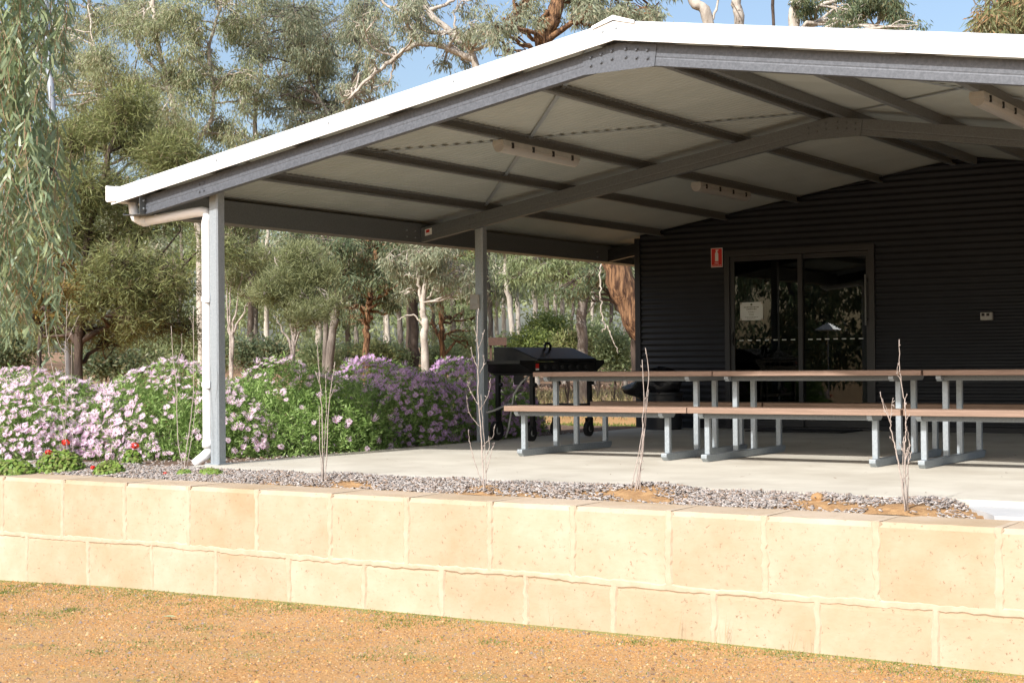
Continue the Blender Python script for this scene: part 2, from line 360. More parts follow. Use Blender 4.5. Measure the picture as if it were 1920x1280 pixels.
# ------------------------------------------------------------------ the open-sided pavilion
TP = math.tan(.1607); EX, EZ, AX, BAY, RY = .7163, 2.146, 3.9597, 3.9651, -.1265
def zb(x): return EZ+(x+EX)*TP if x <= AX else EZ+(2*AX+EX-x)*TP       # underside of the rafters
PAV = empty('pavilion', (AX, 4, 0), 'open-sided steel pavilion with white gable roof and charcoal corrugated end wall', 'pavilion')
RD, PD = .152, .085                                                    # rafter and purlin depth
XL, XR = -EX, 2*AX+EX
def bolt(p, parent, r=.011, h=.012, mat='galvanised'):
    m = MB(); m.tube([(p[0], p[1]+.004, p[2]), (p[0], p[1]-h, p[2])], r, 6); m.tube([(p[0], p[1], p[2]), (p[0], p[1]-.003, p[2])], r*1.7, 8)
    m.build('bolt', mat, parent, smooth=False)
def rafter(y, mat, left=True):
    """C section: web to the front, flanges to the back, shallow web groove"""
    m = MB(); x0, x1 = (XL, AX-.02) if left else (AX+.02, XR)
    t = .004; w = .064
    prof = [(0, 0), (0, .050), (.0015, .054), (.0015, .060), (0, .064), (0, RD), (w, RD), (w, RD-.016), (w-t, RD-.016), (w-t, RD-t), (t, RD-t), (t, t), (w-t, t), (w-t, .016), (w, .016), (w, 0)]
    A = [(x0, y+p[0], zb(x0)+p[1]) for p in prof]; B = [(x1, y+p[0], zb(x1)+p[1]) for p in prof]
    n = len(prof)
    m.add(A+B, [(i, n+i, n+(i+1) % n, (i+1) % n) for i in range(n)]+[tuple(range(n)), tuple(range(2*n-1, n-1, -1))])
    return m.build('rafter', mat, PAV)
CC = .2762
for k in range(3):
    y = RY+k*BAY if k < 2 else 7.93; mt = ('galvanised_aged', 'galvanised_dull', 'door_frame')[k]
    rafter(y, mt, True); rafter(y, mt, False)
    if k < 2:
        zl = zb(AX-CC)-.004
        m = MB(); m.prism([(AX-CC, y-.002, zl), (AX-CC-.02, y-.002, zb(AX-CC-.02)+RD-.006), (AX, y-.002, zb(AX)+RD-.008), (AX+CC+.02, y-.002, zb(AX+CC+.02)+RD-.006), (AX+CC, y-.002, zl)], (0, -.005, 0))
        pl = m.build('apex_plate', mt, PAV)
        for s in (-1, 1):
            for j in range(3):
                dx = .055+j*.085
                for dz in (.05, .105): bolt((AX+s*dx, y-.007, zb(AX+s*dx)+dz), pl, .010, .012, mt)
    for px in ((-.075, -.025) if k < 2 else ()):
        for dz in (.045, .11): bolt((px, y, zb(px)+dz), PAV, .008, .009, mt)
# posts
def post(x, y):
    m = MB(); z1 = zb(x+.05)+.06; r = .012
    p = [(x+r, y), (x+.1-r, y), (x+.1, y+r), (x+.1, y+.1-r), (x+.1-r, y+.1), (x+r, y+.1), (x, y+.1-r), (x, y+r)]
    m.prism([(a, b, .006) for a, b in p], (0, 0, z1))
    o = m.build('post', 'galvanised', PAV)
    b = MB(); b.box(x-.03, x+.13, y-.03, y+.13, 0, .010); b.build('base_plate', 'galvanised', o)
for py in (0, BAY): post(-.1, py); post(2*AX, py)
# purlins
PX = [.09, 1.0, 1.95, 2.98, 3.84]
def purlin(x, op):
    """C purlin on top of the rafters; op = +1 opens to +X, -1 to -X"""
    w, t = .05*op, .0035*op; z = zb(x+(.025 if True else 0))+RD+.001; tz = .0035
    x0 = x-.025*op
    prof = [(0, 0), (w, 0), (w, .016), (w-t, .016), (w-t, tz), (t, tz), (t, PD-tz), (w-t, PD-tz), (w-t, PD-.016), (w, PD-.016), (w, PD), (0, PD)]
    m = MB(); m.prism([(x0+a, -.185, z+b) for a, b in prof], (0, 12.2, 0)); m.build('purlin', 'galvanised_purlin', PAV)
for x in PX: purlin(x, 1); purlin(2*AX-x, -1)
# roof sheets: each a corrugated sheet of its own
def sheets():
    COVER, PITCH, AMP = .762, .0762, .0115; n = 61; off = RD+PD+.012
    for s in (1, -1):
        xe = -1.0 if s == 1 else 2*AX+1.0; xr = AX-.01*s
        V = []; F = []
        for i in range(n+5):
            y = PITCH*i/6; h = AMP*math.cos(2*math.pi*i/6)
            for x in (xe, xr): V.append((x-AX, y, zb(AX)-TP*abs(x-AX)+off+h))
        for i in range(n+4): F.append((2*i, 2*i+1, 2*i+3, 2*i+2))
        me = bpy.data.meshes.new('roof_sheet'); me.from_pydata(V, [], F); me.update()
        me.polygons.foreach_set('use_smooth', [True]*len(me.polygons)); me.materials.append(MATS['roof_sheet'])
        for k in range(16):
            o = link('roof_sheet', me, PAV, (0, -.19+k*COVER-4, .0016*(k % 2)))
sheets()
# white barge capping, ridge cap, gutters, eave beams
BY = -.205
def barge(left):
    x0, x1 = (-1.06, AX) if left else (2*AX+1.06, AX)
    m = MB(); prof = [(0, .152), (0, .283), (.012, .290), (.11, .290), (.11, .285), (.016, .285), (.006, .278), (.006, .160), (.014, .152)]
    A = [(x0, BY+p[0], zb(x0)+p[1]) for p in prof]; B = [(x1, BY+p[0], zb(x1)+p[1]) for p in prof]; n = len(prof)
    m.add(A+B, [(i, (i+1) % n, n+(i+1) % n, n+i) for i in range(n)]+[tuple(range(n-1, -1, -1)), tuple(range(n, 2*n))])
    return m.build('barge_capping', 'white_steel', PAV)
bl = barge(True); br = barge(False)
for p in (AX-.085, AX+.02, .2, 1.4, 2.6): bolt((p, BY, zb(p)+.235), bl, .006, .006, 'galvanised')
m = MB(); zt = zb(AX)+.293
m.add([(AX-.17, BY-.012, zt-.17*TP), (AX, BY-.012, zt+.030), (AX+.17, BY-.012, zt-.17*TP), (AX+.17, 12, zt-.17*TP), (AX, 12, zt+.030), (AX-.17, 12, zt-.17*TP), (AX-.165, BY-.010, zt-.02-.17*TP), (AX+.165, BY-.010, zt-.02-.17*TP), (AX, BY-.010, zt-.004)],
      [(0, 1, 4, 5), (1, 2, 3, 4), (0, 6, 8, 1), (1, 8, 7, 2)]); m.build('ridge_cap', 'white_steel', PAV)
for s in (1, -1):
    X = lambda x: x if s == 1 else 2*AX-x
    z0 = 2.272; GX = -.125
    prof = [(-.865, z0+.128), (-.865, z0), (-.872, z0-.006), (-.975, z0-.006), (-.987, z0+.008), (-.992, z0+.135), (-.978, z0+.140), (-.978, z0+.132), (-.984, z0+.128), (-.979, z0+.014), (-.970, z0+.004), (-.876, z0+.004), (-.871, z0+.010), (-.871, z0+.128)]
    m = MB(); m.prism([(X(a+GX), -.215, b) for a, b in prof], (0, 12.2, 0))
    m.prism([(X(a+GX), -.216, b) for a, b in [(-.865, z0+.12), (-.865, z0), (-.975, z0-.004), (-.990, z0+.01), (-.990, z0+.135)]], (0, -.003, 0))
    m.build('gutter', 'white_steel', PAV)
    m = MB(); t = .004
    xo, xi = -.93, -.722; zz = EZ-.004; ED = .205
    pf = [(xi, zz), (xi, zz+ED), (xo, zz+ED), (xo, zz+ED-.018), (xo+t, zz+ED-.018), (xo+t, zz+ED-t), (xi-t, zz+ED-t), (xi-t, zz+t), (xo+t, zz+t), (xo+t, zz+.018), (xo, zz+.018), (xo, zz)]
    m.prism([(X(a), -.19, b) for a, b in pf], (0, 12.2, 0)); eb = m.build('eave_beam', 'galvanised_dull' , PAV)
    if s == 1:
        for yy in (-.15, BAY+RY-.25, BAY+RY-.10, 2*BAY+RY-.15):
            for dz in (.045, .115):
                mm = MB(); mm.tube([(-.723, yy, EZ+dz), (-.708, yy, EZ+dz)], .009, 6); mm.build('bolt', 'galvanised', eb)
# diagonal brace straps under the sheets
def strap(a, b):
    P, Q = np.array(a, float), np.array(b, float); d = unit(Q-P); n = np.array([-d[1], d[0], 0.])*.017
    m = MB(); m.prism([P-n, P+n, Q+n, Q-n], (0, 0, -.002)); m.build('brace_strap', 'galvanised', PAV)
zsu = lambda x: zb(x)+RD+PD-.006
strap((.12, .02, zsu(.12)), (3.80, BAY-.1, zsu(3.80))); strap((3.70, -.05, zsu(3.70)-.003), (-.05, BAY+.1, zsu(-.05)-.003))
strap((4.15, BAY, zsu(4.15)), (7.2, .05, zsu(7.2))); strap((4.2, .02, zsu(4.2)-.003), (7.3, BAY, zsu(7.3)-.003))
m = MB(); yl = RY+BAY-.003; m.prism([(-.655, yl, zb(-.655)+.055), (-.655, yl, zb(-.655)+.125), (-.565, yl, zb(-.565)+.125), (-.565, yl, zb(-.565)+.055)], (0, -.003, 0)); lb = m.build('maker_label', 'sign_white', PAV)
m = MB(); m.prism([(-.64, yl-.003, zb(-.64)+.085), (-.64, yl-.003, zb(-.64)+.115), (-.595, yl-.003, zb(-.595)+.115), (-.595, yl-.003, zb(-.595)+.085)], (0, -.001, 0)); m.build('red_print', 'sign_red', lb)
# downpipe
def downpipe():
    r = .043; m = MB()
    path = [(-.955, -.05, 2.27), (-.955, -.04, 2.18), (-.945, -.03, 2.135), (-.885, -.02, 2.105), (-.84, -.01, 2.10)]
    path += [(-.30, .03, 2.145), (-.22, .045, 2.150), (-.175, .05, 2.14), (-.152, .05, 2.11), (-.158, .038, 2.06), (-.158, .038, .16), (-.152, .048, .115), (-.185, .03, .07), (-.24, .0, .02), (-.262, -.012, .0)]
    m.tube(path, r, 14); o = m.build('downpipe', 'white_plastic', PAV, smooth=True)
    for z in (1.40, .675):
        c = MB(); c.tube([(-.158, .038, z-.02), (-.158, .038, z+.02)], r+.007, 14); c.box(-.15, -.085, -.012, -.004, z-.028, z+.028); c.build('pipe_clip', 'white_plastic', o)
    for q, (a, b) in enumerate((((-.87, -.018, 2.102), (-.82, -.008, 2.103)), ((-.158, .038, .14), (-.158, .038, .20)))):
        c = MB(); c.tube([a, b], r+.006, 14); c.build('pipe_joint', 'white_plastic', o, smooth=True)
downpipe()
# end wall: horizontally corrugated sheets, door opening left free
YW = 7.904
DX0, DX1, DZ = 1.005, 2.86, 2.155
def wall():
    root = MB(); root.box(-.30, -.225, YW-.022, YW+.05, 0, 2.42); wl = root.build('corner_flashing', 'wall_sheet', PAV)
    PITCH, AMP = .0762, .0085
    def zone(x0, x1, z0, z1fun):
        xs = np.linspace(x0, x1, max(2, int((x1-x0)/.5)+1)) if x1-x0 > 1 else np.array([x0, x1])
        z1m = max(z1fun(x) for x in np.linspace(x0, x1, 9)); k = int(math.ceil((z1m-z0)/(PITCH/6)))
        m = MB(); V = []; F = []
        for i in range(k+1):
            z = z0+i*PITCH/6; yy = YW-AMP*math.cos(2*math.pi*z/PITCH)
            for x in xs: V.append((x, yy, min(z, z1fun(x))))
        n = len(xs)
        for i in range(k):
            for j in range(n-1): F.append((i*n+j, i*n+j+1, (i+1)*n+j+1, (i+1)*n+j))
        m.add(V, F); m.build('wall_sheet', 'wall_sheet', PAV, smooth=True)
    top = lambda x: zb(x)+RD+PD-.005
    zone(-.226, DX0, .02, top); zone(DX0, DX1, DZ, top)
    zone(DX1, AX+1.2, .02, top); zone(AX+1.2, 2*AX+.23, .02, top)
    m = MB(); m.box(-.226, DX0, YW-.016, YW-.008, .0, .06); m.box(DX1, 2*AX+.3, YW-.016, YW-.008, 0, .06); m.build('base_flashing', 'wall_sheet', PAV)
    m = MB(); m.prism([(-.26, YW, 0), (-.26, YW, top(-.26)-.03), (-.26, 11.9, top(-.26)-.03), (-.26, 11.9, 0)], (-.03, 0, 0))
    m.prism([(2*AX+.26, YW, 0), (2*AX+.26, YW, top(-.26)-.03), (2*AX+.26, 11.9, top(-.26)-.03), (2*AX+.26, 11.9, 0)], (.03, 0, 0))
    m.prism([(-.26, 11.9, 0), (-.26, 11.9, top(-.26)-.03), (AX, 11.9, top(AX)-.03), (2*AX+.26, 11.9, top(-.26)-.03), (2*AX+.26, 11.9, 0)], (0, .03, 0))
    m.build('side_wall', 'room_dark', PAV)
wall()
def doors():
    fy0, fy1 = YW-.035, YW+.07
    m = MB(); m.box(DX0-.035, DX0+.03, fy0, fy1, .03, DZ+.04); m.box(DX1-.03, DX1+.035, fy0, fy1, .03, DZ+.04)
    m.box(DX0+.03, DX1-.03, fy0, fy1, DZ-.03, DZ+.04); m.box(DX0-.035, DX1+.035, fy0-.03, fy1, .004, .03)
    fr = m.build('sliding_door', 'door_frame', PAV)
    xm = 1.955
    for (a, b, y) in ((DX0+.032, xm+.03, YW-.012), (xm-.03, DX1-.032, YW+.026)):
        s = MB(); w = .055
        s.box(a, a+w, y, y+.03, .035, DZ-.035); s.box(b-w, b, y, y+.03, .035, DZ-.035); s.box(a+w, b-w, y, y+.03, .035, .11); s.box(a+w, b-w, y, y+.03, DZ-.09, DZ-.035)
        s.build('door_leaf', 'door_frame', fr)
        g = MB(); g.box(a+w+.0005, b-w-.0005, y+.012, y+.018, .1105, DZ-.0905); g.build('pane', 'glass', fr)
        n = 7
        for i in range(n):
            d = MB(); x = a+w+.06+i*(b-a-2*w-.16)/(n-1); d.box(x, x+.055, y+.0095, y+.0115, 1.082, 1.094); d.build('safety_dash', 'paper', fr)
    h = MB(); h.box(DX0+.048, DX0+.078, YW-.035, YW-.012, 1.03, 1.20); h.tube([(DX0+.063, YW-.05, 1.06), (DX0+.063, YW-.062, 1.115), (DX0+.063, YW-.05, 1.17)], .008, 6); h.build('door_handle', 'black_enamel', fr)
    r = MB(); r.tube([(DX1-.075, YW-.03, 1.24), (DX1-.075, YW-.03, 1.84)], .012, 8); r.box(DX1-.085, DX1-.065, YW-.03, YW+.03, 1.30, 1.33); r.box(DX1-.085, DX1-.065, YW-.03, YW+.03, 1.76, 1.79); r.build('pull_bar', 'galvanised_dull', fr)
    mt = MB(); mt.box(1.55, 2.75, YW-.75, YW-.08, .004, .018); tag(mt.build('door_mat', 'rubber'), 'black rubber mat lying in front of the glass doors', 'door mat')
doors()
# ------------------------------------------------------------------ fluorescent light fittings under the purlins
def light_fitting(x, y0, y1, label):
    z1 = zb(x)+RD-.002; z0 = z1-.105
    t = empty('light_fitting', (x, (y0+y1)/2, z1), label, 'light fitting', 'weatherproof batten lights under the roof')
    b = MB(); b.prism([(x-.05, y0, z1), (x+.05, y0, z1), (x+.058, y0, z1-.045), (x-.058, y0, z1-.045)], (0, y1-y0, 0)); b.build('tray', 'outlet_grey', t)
    prof = [(x+.056*math.cos(a), z1-.0455+.058*math.sin(a)) for a in np.linspace(0, -math.pi, 9)]
    d = MB(); d.prism([(a, y0+.01, c) for a, c in prof], (0, y1-y0-.02, 0)); d.build('diffuser', 'diffuser', t, smooth=False)
    for i in range(4):
        y = y0+.14+i*(y1-y0-.28)/3
        for s in (1, -1):
            c = MB(); c.box(x+s*.052, x+s*.066, y-.012, y+.012, z1-.062, z1-.015); c.build('clip', 'rubber', t)
light_fitting(1.95, 1.36, 2.63, 'grey batten light on the third purlin of the front bay, left slope')
light_fitting(1.95, 5.12, 6.40, 'dim batten light in the back bay nearest the charcoal wall')
light_fitting(5.97, 1.45, 2.72, 'batten light at the right edge, seen end-on under the right slope')
# ------------------------------------------------------------------ signs and small fittings on the wall
def sign_extinguisher():
    x0, x1, z0, z1 = .785, .942, 2.005, 2.243; y = YW-.014
    t = empty('fire_extinguisher_sign', (.86, y, z0), 'red fire extinguisher location sign left of the glass doors', 'sign')
    m = MB(); m.box(x0, x1, y-.003, y, z0, z1); m.build('sign_panel', 'sign_white', t)
    m = MB(); m.box(x0+.007, x1-.007, y-.0045, y-.003, z0+.007, z1-.007); m.build('red_field', 'sign_red', t)
    m = MB(); cx = .5*(x0+x1); pts = [(-.022,.075),(.022,.075),(.022,.165),(.018,.182),(.008,.19),(.008,.20),(.024,.205),(.024,.215),(-.012,.215),(-.016,.205),(-.008,.2),(-.008,.19),(-.018,.182),(-.022,.165)]
    m.prism([(cx+a, y-.0046, z0+b) for a, b in pts], (0, -.001, 0)); m.build('extinguisher_symbol', 'sign_white', t)
    def text(s, size, x, z, mat, par, yy):
        cu = bpy.data.curves.new('lettering', 'FONT'); cu.body = s; cu.size = size; cu.align_x = 'CENTER'
        tmp = bpy.data.objects.new('lettering_curve', cu); COL.objects.link(tmp)
        me = bpy.data.meshes.new_from_object(tmp); bpy.data.objects.remove(tmp); bpy.data.curves.remove(cu)
        o = link('lettering', me, par, Vector((x, yy, z))-Vector(rootloc(par))); o.rotation_euler = (math.pi/2, 0, 0)
        me.materials.clear(); me.materials.append(MATS[mat])
    text('FIRE', .030, cx, z0+.042, 'sign_white', t, y-.0062); text('EXTINGUISHER', .019, cx, z0+.016, 'sign_white', t, y-.0062)
    # paper notice taped inside the left pane
    y2 = YW-.012+.0105
    n = empty('paper_notice', (1.32, y2, 1.335), 'white paper notice taped to the left glass door', 'notice')
    m = MB(); m.box(1.167, 1.470, y2-.0012, y2, 1.335, 1.556); m.build('sheet', 'paper', n)
    for cxx in (1.178, 1.459):
        for cz in (1.346, 1.545):
            m = MB(); m.box(cxx-.012, cxx+.012, y2-.0022, y2-.0012, cz-.011, cz+.011); m.build('tape', 'plaque_grey', n)
    m = MB(); m.tube([(1.318, y2-.0012, 1.528), (1.318, y2-.003, 1.528)], .014, 10); m.build('crest', 'ink', n)
    lines = MB()
    for w, z, h in ((.20,1.495,.012), (.13,1.470,.013), (.09,1.437,.007), (.07,1.415,.006), (.06,1.397,.006), (.17,1.372,.006), (.11,1.356,.006)):
        x = 1.318-w/2
        while x < 1.318+w/2:
            ww = random.uniform(.008, .024); lines.box(x, min(x+ww, 1.318+w/2), y2-.0020, y2-.0014, z-h/2, z+h/2); x += ww+.006
    lines.build('text_lines', 'ink', n)
    b = empty('power_outlet', (4.2, YW, 1.268), 'small grey weatherproof power outlet on the charcoal wall', 'outlet')
    m = MB(); m.box(4.135, 4.265, YW-.07, YW-.005, 1.268, 1.356); m.build('box', 'outlet_grey', b, bevel=.008)
    for xx in (4.168, 4.222):
        m = MB(); m.box(xx-.016, xx+.016, YW-.075, YW-.069, 1.315, 1.345); m.build('switch', 'rubber', b)
    p = empty('post_plaque', (-.09, BAY, 1.41), 'weathered grey plaque fixed to the middle post', 'plaque')
    m = MB(); m.box(-.150, -.035, BAY-.022, BAY-.002, 1.407, 1.565); m.build('plate', 'plaque_grey', p, bevel=.004)
    m = MB(); m.box(-.135, -.055, BAY-.024, BAY-.0225, 1.47, 1.52); m.box(-.115, -.07, BAY-.024, BAY-.0225, 1.425, 1.44); m.build('faded_print', 'outlet_grey', p)
sign_extinguisher()

# ------------------------------------------------------------------ picnic tables
def picnic_table(x0, label, tilt=0, shift=0):
    Lx = 1.815; yc = 2.875
    t = empty('picnic_table', (x0+Lx/2, yc, 0), label, 'picnic table', 'picnic tables set end to end under the roof')
    def planks(ya, yb, n, z0, z1, nm):
        w = (yb-ya-.006*(n-1))/n
        for i in range(n):
            m = MB(); y = ya+i*(w+.006); dx = random.uniform(0, .004); m.box(x0+dx, x0+Lx-.002, y, y+w, z0, z1); m.build(nm, 'timber_composite', t, bevel=.004)
    planks(2.46, 3.29, 5, .707, .748, 'top_plank')
    planks(1.97, 2.25, 2, .405, .452, 'seat_plank'); planks(3.50, 3.78, 2, .405, .452, 'seat_plank')
    for xf in (x0+.11, x0+1.555):
        s = MB(); h = .062; w = .055
        pr = [(2.055, .030), (2.09, 0), (3.66, 0), (3.695, .030), (3.695, h), (2.055, h)]
        s.prism([(xf-w/2, a, b) for a, b in pr], (w, 0, 0)); s.build('skid', 'galvanised', t, bevel=.006)
        for y, z in ((2.14, .362), (2.69, .662), (3.06, .662), (3.61, .362)):
            l = MB(); l.box(xf-.0225, xf+.0225, y-.0225, y+.0225, h, z); l.build('leg', 'galvanised', t, bevel=.005)
        for ya, yb_, z in ((2.00, 2.24, .362), (3.51, 3.77, .362), (2.50, 3.26, .662)):
            a = MB(); a.prism([(xf-.02, ya, z+.042), (xf-.02, ya, z+.022), (xf-.02, ya+.03, z), (xf-.02, yb_-.03, z), (xf-.02, yb_, z+.022), (xf-.02, yb_, z+.042)], (.04, 0, 0)); a.build('cross_arm', 'galvanised', t)
    for ya, z in ((2.02, .365), (3.70, .365), (2.56, .665), (3.16, .665)):
        r = MB(); r.box(x0+.13, x0+1.535, ya, ya+.035, z, z+.038); r.build('rail', 'galvanised_dull', t)
    t.rotation_euler = (0, 0, tilt); t.location.y += shift
picnic_table(1.575, 'leftmost picnic table with brown plank top, beside the barbecue', .002, .004)
picnic_table(3.40, 'middle picnic table in the row, in front of the glass doors', -.002, -.004)
picnic_table(5.225, 'rightmost picnic table, cut off by the edge of the picture', .003, .005)

# ------------------------------------------------------------------ barbecue
def barbecue():
    t = empty('barbecue', (.15, 4.9, 0), 'black hooded gas barbecue on castors beside the middle post', 'barbecue')
    x0, x1, y0, y1 = -.12, .42, 4.33, 5.62
    m = MB(); m.prism([(x0, y0, .70), (x1, y0, .70), (x1, y0, .845), (x0, y0, .845)], (0, y1-y0, 0)); m.build('burner_box', 'black_enamel', t, bevel=.008)
    m = MB(); m.prism([(x0, y0+.01, .848), (x1+.02, y0+.01, .848), (x1+.02, y0+.01, .875), (x0+.24, y0+.01, 1.005), (x0, y0+.01, 1.01)], (0, y1-y0-.02, 0)); hd = m.build('hood', 'black_enamel', t, bevel=.01)
    m = MB(); m.tube([(x0+.30, 4.90, .965), (x0+.31, 4.90, 1.02), (x0+.31, 4.93, 1.05), (x0+.31, 4.99, 1.05), (x0+.31, 5.02, 1.02), (x0+.30, 5.02, .965)], .015, 8); m.build('handle', 'black_enamel', hd, smooth=True)
    for k, (ya, yb) in enumerate(((y0-.30, y0-.002), (y1+.002, y1+.20))):
        a, b = (yb, ya) if k == 0 else (ya, yb)
        m = MB(); m.add([(x0-.02, a, .72), (x1, a, .72), (x1, a, .86), (x0-.02, a, .86), (x0-.02, b, .825), (x1, b, .825), (x1, b, .86), (x0-.02, b, .86)],
                        [(0, 1, 2, 3), (7, 6, 5, 4), (0, 4, 5, 1), (1, 5, 6, 2), (2, 6, 7, 3), (3, 7, 4, 0)]); m.build('side_shelf', 'black_enamel', t)
    for i in range(6):
        y = y0+.20+i*.17; m = MB(); m.tube([(x1-.002, y, .785), (x1+.028, y, .785)], .027, 12); m.build('knob', 'rubber', t, smooth=False)
    m = MB(); m.box(x1+.0005, x1+.003, y0+.015, y0+.075, .775, .825); m.build('red_badge', 'sign_red', t)
    m = MB(); m.box(x1+.0005, x1+.003, y0+.015, y0+.075, .755, .774); m.build('white_badge', 'sign_white', t)
    legs = [(x0+.05, y0+.02), (x1-.05, y0+.02), (x0+.05, y1-.06), (x1-.05, y1-.06)]
    for i, (x, y) in enumerate(legs):
        m = MB(); m.box(x-.022, x+.022, y-.022, y+.022, .17 if i else .20, .70); lg = m.build('leg', 'black_enamel', t)
        w = MB(); R = .085 if i > 0 else .105
        w.tube([(x-.022, y-.03, R), (x+.022, y-.03, R)], R, 16); c = w.build('castor_wheel', 'rubber', t, smooth=False)
        h = MB(); h.tube([(x-.026, y-.03, R), (x+.026, y-.03, R)], R*.42, 10); h.build('hub', 'outlet_grey', c)
        f = MB(); f.box(x-.034, x-.027, y-.05, y+.02, R-.02, .21); f.box(x+.027, x+.034, y-.05, y+.02, R-.02, .21); f.build('castor_fork', 'black_enamel', c)
        k = MB(); k.tube([(x+.022, y, .60), (x+.05, y, .60)], .022, 8); k.build('lever_knob', 'black_enamel', lg)
    m = MB(); m.box(x0+.05, x1-.05, y0+.01, y0+.03, .33, .37); m.box(x0+.05, x1-.05, y1-.07, y1-.05, .33, .37); m.box(x0+.04, x0+.06, y0+.03, y1-.07, .33, .37); m.box(x1-.06, x1-.04, y0+.03, y1-.07, .33, .37); m.build('lower_frame', 'black_enamel', t)
    m = MB(); m.box(x0+.28, x0+.40, y0-.02, y0-.004, .60, .70); m.build('bottle_hook', 'black_enamel', t)
    m = MB(); m.tube([(x1-.10, y0+.03, .70), (x1-.16, y0-.03, .62), (x1-.24, y0-.05, .50), (x1-.30, y0, .35), (x1-.36, y0+.02, .12), (x1-.40, y0+.02, .03)], .011, 6); m.build('gas_hose', 'outlet_grey', t, smooth=True)
    p = MB(); p.tube([(-.03, BAY+.02, .30), (.05, BAY+.12, .33), (.10, BAY+.28, .38), (.12, BAY+.38, .40)], .012, 6); tag(p.build('chain', 'outlet_grey'), 'short grey security chain from middle post to barbecue', 'chain')
barbecue()
def bin_and_bag():
    t = empty('rubbish_bin', (.33, 7.42, 0), 'round charcoal rubbish bin at the wall corner under a black bag', 'bin')
    c = (.34, 7.40); m = MB(); prof = [(.225, 0), (.235, .02), (.245, .42), (.255, .43), (.255, .46)]
    for i in range(len(prof)-1):
        (ra, za), (rb, zb_) = prof[i], prof[i+1]
        m.tube([(c[0], c[1], za), (c[0], c[1], zb_)], [ra, rb], 24, cap=(i == 0))
    m.build('bin_body', 'door_frame', t, smooth=True)
    n, k = 22, 16; V = []; F = []
    for j in range(k+1):
        th = math.pi*j/k
        for i in range(n):
            ph = 2*math.pi*i/n
            r = 1+.10*math.sin(3*ph+2*th)+.08*math.sin(5*ph-3*th+1)+.05*math.sin(9*ph+6*th)
            x = .30*math.sin(th)*math.cos(ph)*r; y = .27*math.sin(th)*math.sin(ph)*r; z = .19*math.cos(th)*r
            if x < 0: x *= 1.45; z *= 1-.35*min(1, -x/.4)
            V.append((c[0]-.05+x, c[1]+y, .56+z-.06*(x < -.2)))
    for j in range(k):
        for i in range(n): F.append((j*n+i, j*n+(i+1) % n, (j+1)*n+(i+1) % n, (j+1)*n+i))
    b = MB(); b.add(V, F); o = b.build('bin_bag', 'bin_bag', None, smooth=True)
    tag(o, 'shiny black plastic bag slumped over the rubbish bin', 'bag')
bin_and_bag()
def board():
    P = at(933, 640, 26.0); g = gz(P[0], P[1])
    t = empty('timber_sign', (P[0], P[1], g), 'dark brown timber board on posts behind the barbecue', 'sign')
    u = AR.copy(); u[2] = 0; u = unit(u); n = np.array([-u[1], u[0], 0])
    m = MB(); z0, z1 = P[2]-.068, P[2]+.068
    a = P-u*.16; b = P+u*.155; m.prism([(a[0], a[1], z0), (b[0], b[1], z0), (b[0], b[1], z1), (a[0], a[1], z1)], n*.04); m.build('board', 'timber_dark', t)
    for s in (-.12, .13):
        q = P+u*s+n*.045; l = MB(); l.prism([(q-u*.02)*[1,1,0]+[0,0,g-.05], (q+u*.02)*[1,1,0]+[0,0,g-.05], (q+u*.02)*[1,1,0]+[0,0,z1-.01], (q-u*.02)*[1,1,0]+[0,0,z1-.01]], n*.04); l.build('leg', 'timber_dark', t)
board()

# ================================================================== vegetation
def smooth_path(pts, n=5, jit=0.):
    P = np.array(pts, float); out = []
    Q = np.vstack([2*P[0]-P[1], P, 2*P[-1]-P[-2]])
    for i in range(1, len(Q)-2):
        for k in range(n):
            t = k/n; a, b, c, d = Q[i-1], Q[i], Q[i+1], Q[i+2]
            out.append(.5*((2*b)+(-a+c)*t+(2*a-5*b+4*c-d)*t*t+(-a+3*b-3*c+d)*t**3))
    out.append(P[-1]); out = np.array(out)
    if jit: out[1:-1] += rng.normal(0, jit, (len(out)-2, 3))
    return out
def leaves_in(center, R3, n, L=.13, w=.016, droop=1., clump=.26, per=42, shell=.45, up=0., outward=.4, spread=.75):
    """leaf rhombi gathered in clumps inside an ellipsoid; returns V, F, clump centres"""
    m = max(4, int(n/per)); d = unit(rng.normal(size=(m, 3))); r = rng.random(m)**shell
    cc = center+d*r[:, None]*np.array(R3)
    idx = rng.integers(0, m, n); sc = clump*(.6+.8*rng.random(m))
    g = rng.normal(size=(n, 3))*np.array([1, 1, .75]); p = cc[idx]+g*sc[idx][:, None]*.62
    dirv = unit(rng.normal(size=(n, 3)))*spread+np.array([0, 0, -1.])*droop+np.array([0, 0, 1.])*up+outward*unit(p-center)
    u = unit(dirv)*(L*(.65+.7*rng.random(n)))[:, None]
    v = unit(np.cross(u, rng.normal(size=(n, 3))))*(w*(.7+.6*rng.random(n)))[:, None]
    V, F = quads(p, u, v); return V, F, cc
